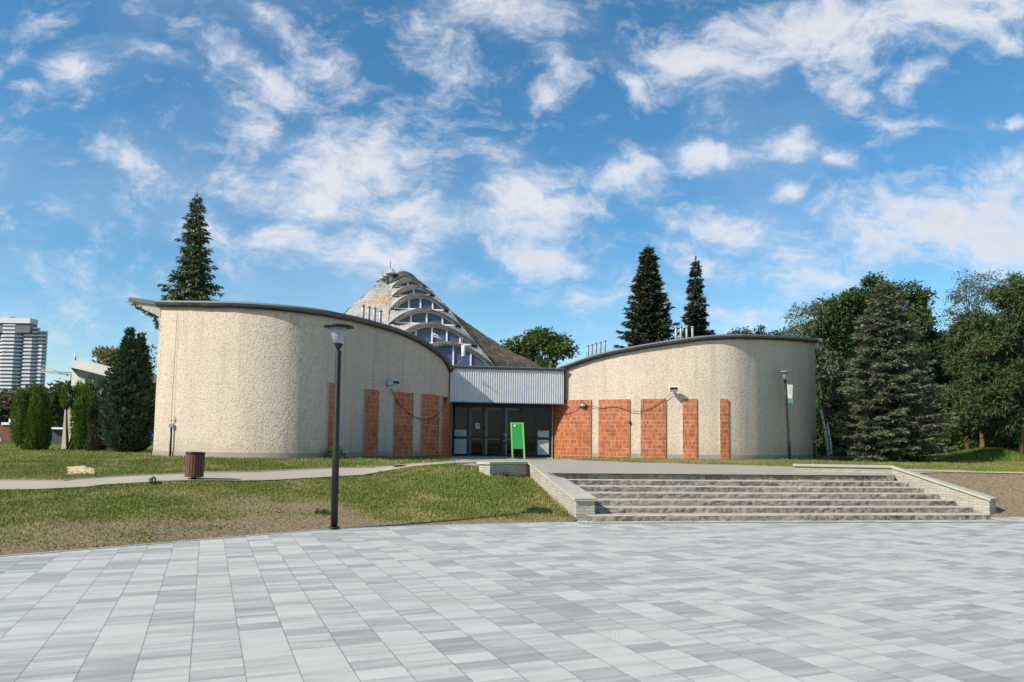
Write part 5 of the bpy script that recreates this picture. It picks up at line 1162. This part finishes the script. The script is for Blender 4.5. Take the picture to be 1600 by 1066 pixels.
# white car far behind the spruce
cl_ = G(1462, 709, 1.0); D = 60.0; c0_ = Vector((XA(1462, D), D, .98)); cv = thing('parked_car', 'small white car glimpsed behind the blue spruce', 'car', c0_)
mb = MB(); pr_ = [(-1.9, .25), (-1.9, .75), (-1.2, .9), (-.7, 1.35), (.7, 1.38), (1.25, .92), (1.95, .78), (2.0, .25)]
mb.add([(x, -.8, z) for x, z in pr_]+[(x, .8, z) for x, z in pr_], [tuple(range(8)), tuple(range(15, 7, -1))]+[(i, 8+i, 8+(i+1) % 8, (i+1) % 8) for i in range(8)]); mb.build('body', 'white_paint', cv)
MB().add([(-.95, -.815, .92), (1.1, -.815, .92), (.62, -.815, 1.3), (-.6, -.815, 1.3)], [(0, 1, 2, 3)]).build('side_window', 'dark_frame', cv)
for wx in (-1.25, 1.3): MB().lathe([(.32, 0), (.32, .2)], 16, M=Matrix.Translation((wx, -.62, .32)) @ Matrix.Rotation(R(90), 4, 'X')).build('wheel', 'black_metal', cv)

# ------------------------------------------------------------------ grass
def on_path(x, y): 
    d = np.hypot(pc[:, 0]-x, pc[:, 1]-y).min(); d2 = np.hypot(rp[:, 0]-x, rp[:, 1]-y).min(); return d < .80 or d2 < .85
sp_c = G(128, 735, .76)
def sow(name, lab, n, box, hfun, seed, gmin=.25):
    rs = np.random.RandomState(seed); out = []; 
    X_ = rs.uniform(box[0], box[1], n); Y_ = rs.uniform(box[2], box[3], n)
    for x, y in zip(X_, Y_):
        if y < Yp(x)+.04: continue
        if abs(x) > y*.74+1: continue
        g = green(x, y)+rs.normal(0, .16)
        if g < gmin and rs.rand() > .10: continue
        if on_path(x, y) or in_poly(x, y, PLAT): continue
        if abs(x-sp_c.x) < 3 and abs(y-sp_c.y) < 4 and in_poly(x, y, SAND) and rs.rand() > .10: continue
        if x > 1.6 and 15 < y < 20.6 and x < 11.4: 
            continue
        if -.9 < x <= 1.6 and y > 15:   # keep off the wing wall
            wx = fl.x+(y-fl.y)/(kl.y-fl.y)*(kl.x-fl.x)
            if x > wx-.23: continue
            if y > kl.y-.3 and x > el.x-.1: continue
        # inside the building
        if y > 24 and in_poly(x, y, BLD_L): continue
        if y > 31 and in_poly(x, y, BLD_R): continue
        out.append((x, y, zt(x, y)-.005, max(.3, min(1.2, g))))
    A = np.array(out); m = len(A); C = A[:, :3]; D = rs.normal(0, .42, (m, 3)); D[:, 2] = 1; L = hfun*rs.uniform(.5, 1.35, m)*(.55+.6*A[:, 3])
    N = rs.normal(0, 1, (m, 3)); N[:, 2] = 0; o = leafmesh(name, C, D, N, L, np.full(m, .016)+rs.uniform(0, .008, m), 'grass_blade'); tag(o, lab, 'grass', None, 'stuff'); print(name, m)
BLD_L = [(p[0], p[1]) for p in LC[::4]]+[(-3.6, 38), (-11.4, 38)]
BLD_R = [(p[0], p[1]) for p in RC[::4]]+[(15.6, 44), (3, 44)]
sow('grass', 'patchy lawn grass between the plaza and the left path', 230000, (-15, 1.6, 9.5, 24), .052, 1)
sow('grass', 'sparse verge grass along the foot of both wings', 90000, (-20, 20, 20, 35), .075, 2)
sow('grass', 'dry short grass and mound grass right of the steps', 60000, (10.8, 32, 17, 46), .08, 3, .1)
rs = np.random.RandomState(4); m = 16000; X_ = rs.normal(26.9, 1.5, m); Y_ = rs.normal(41.3, 1.3, m); C = np.array([(x, y, zt(x, y)) for x, y in zip(X_, Y_)]); D = rs.normal(0, .4, (m, 3)); D[:, 2] = 1; N = rs.normal(0, 1, (m, 3))
tag(leafmesh('tall_grass', C, D, N, rs.uniform(.12, .34, m), .035, 'bed_leaf'), 'bright green tall grass covering the mound by the pines', 'grass', None, 'stuff')
rs = np.random.RandomState(6); m = 60000; X_ = rs.uniform(-60, -12, m); Y_ = rs.uniform(28, 70, m); C = np.array([(x, y, 1.0) for x, y in zip(X_, Y_)]); D = rs.normal(0, .4, (m, 3)); D[:, 2] = 1; N = rs.normal(0, 1, (m, 3))
tag(leafmesh('grass', C, D, N, rs.uniform(.06, .16, m), .05, 'bed_leaf'), 'bright meadow grass beyond the clipped thujas', 'grass', None, 'stuff')
print('OBJ', len(bpy.data.objects))
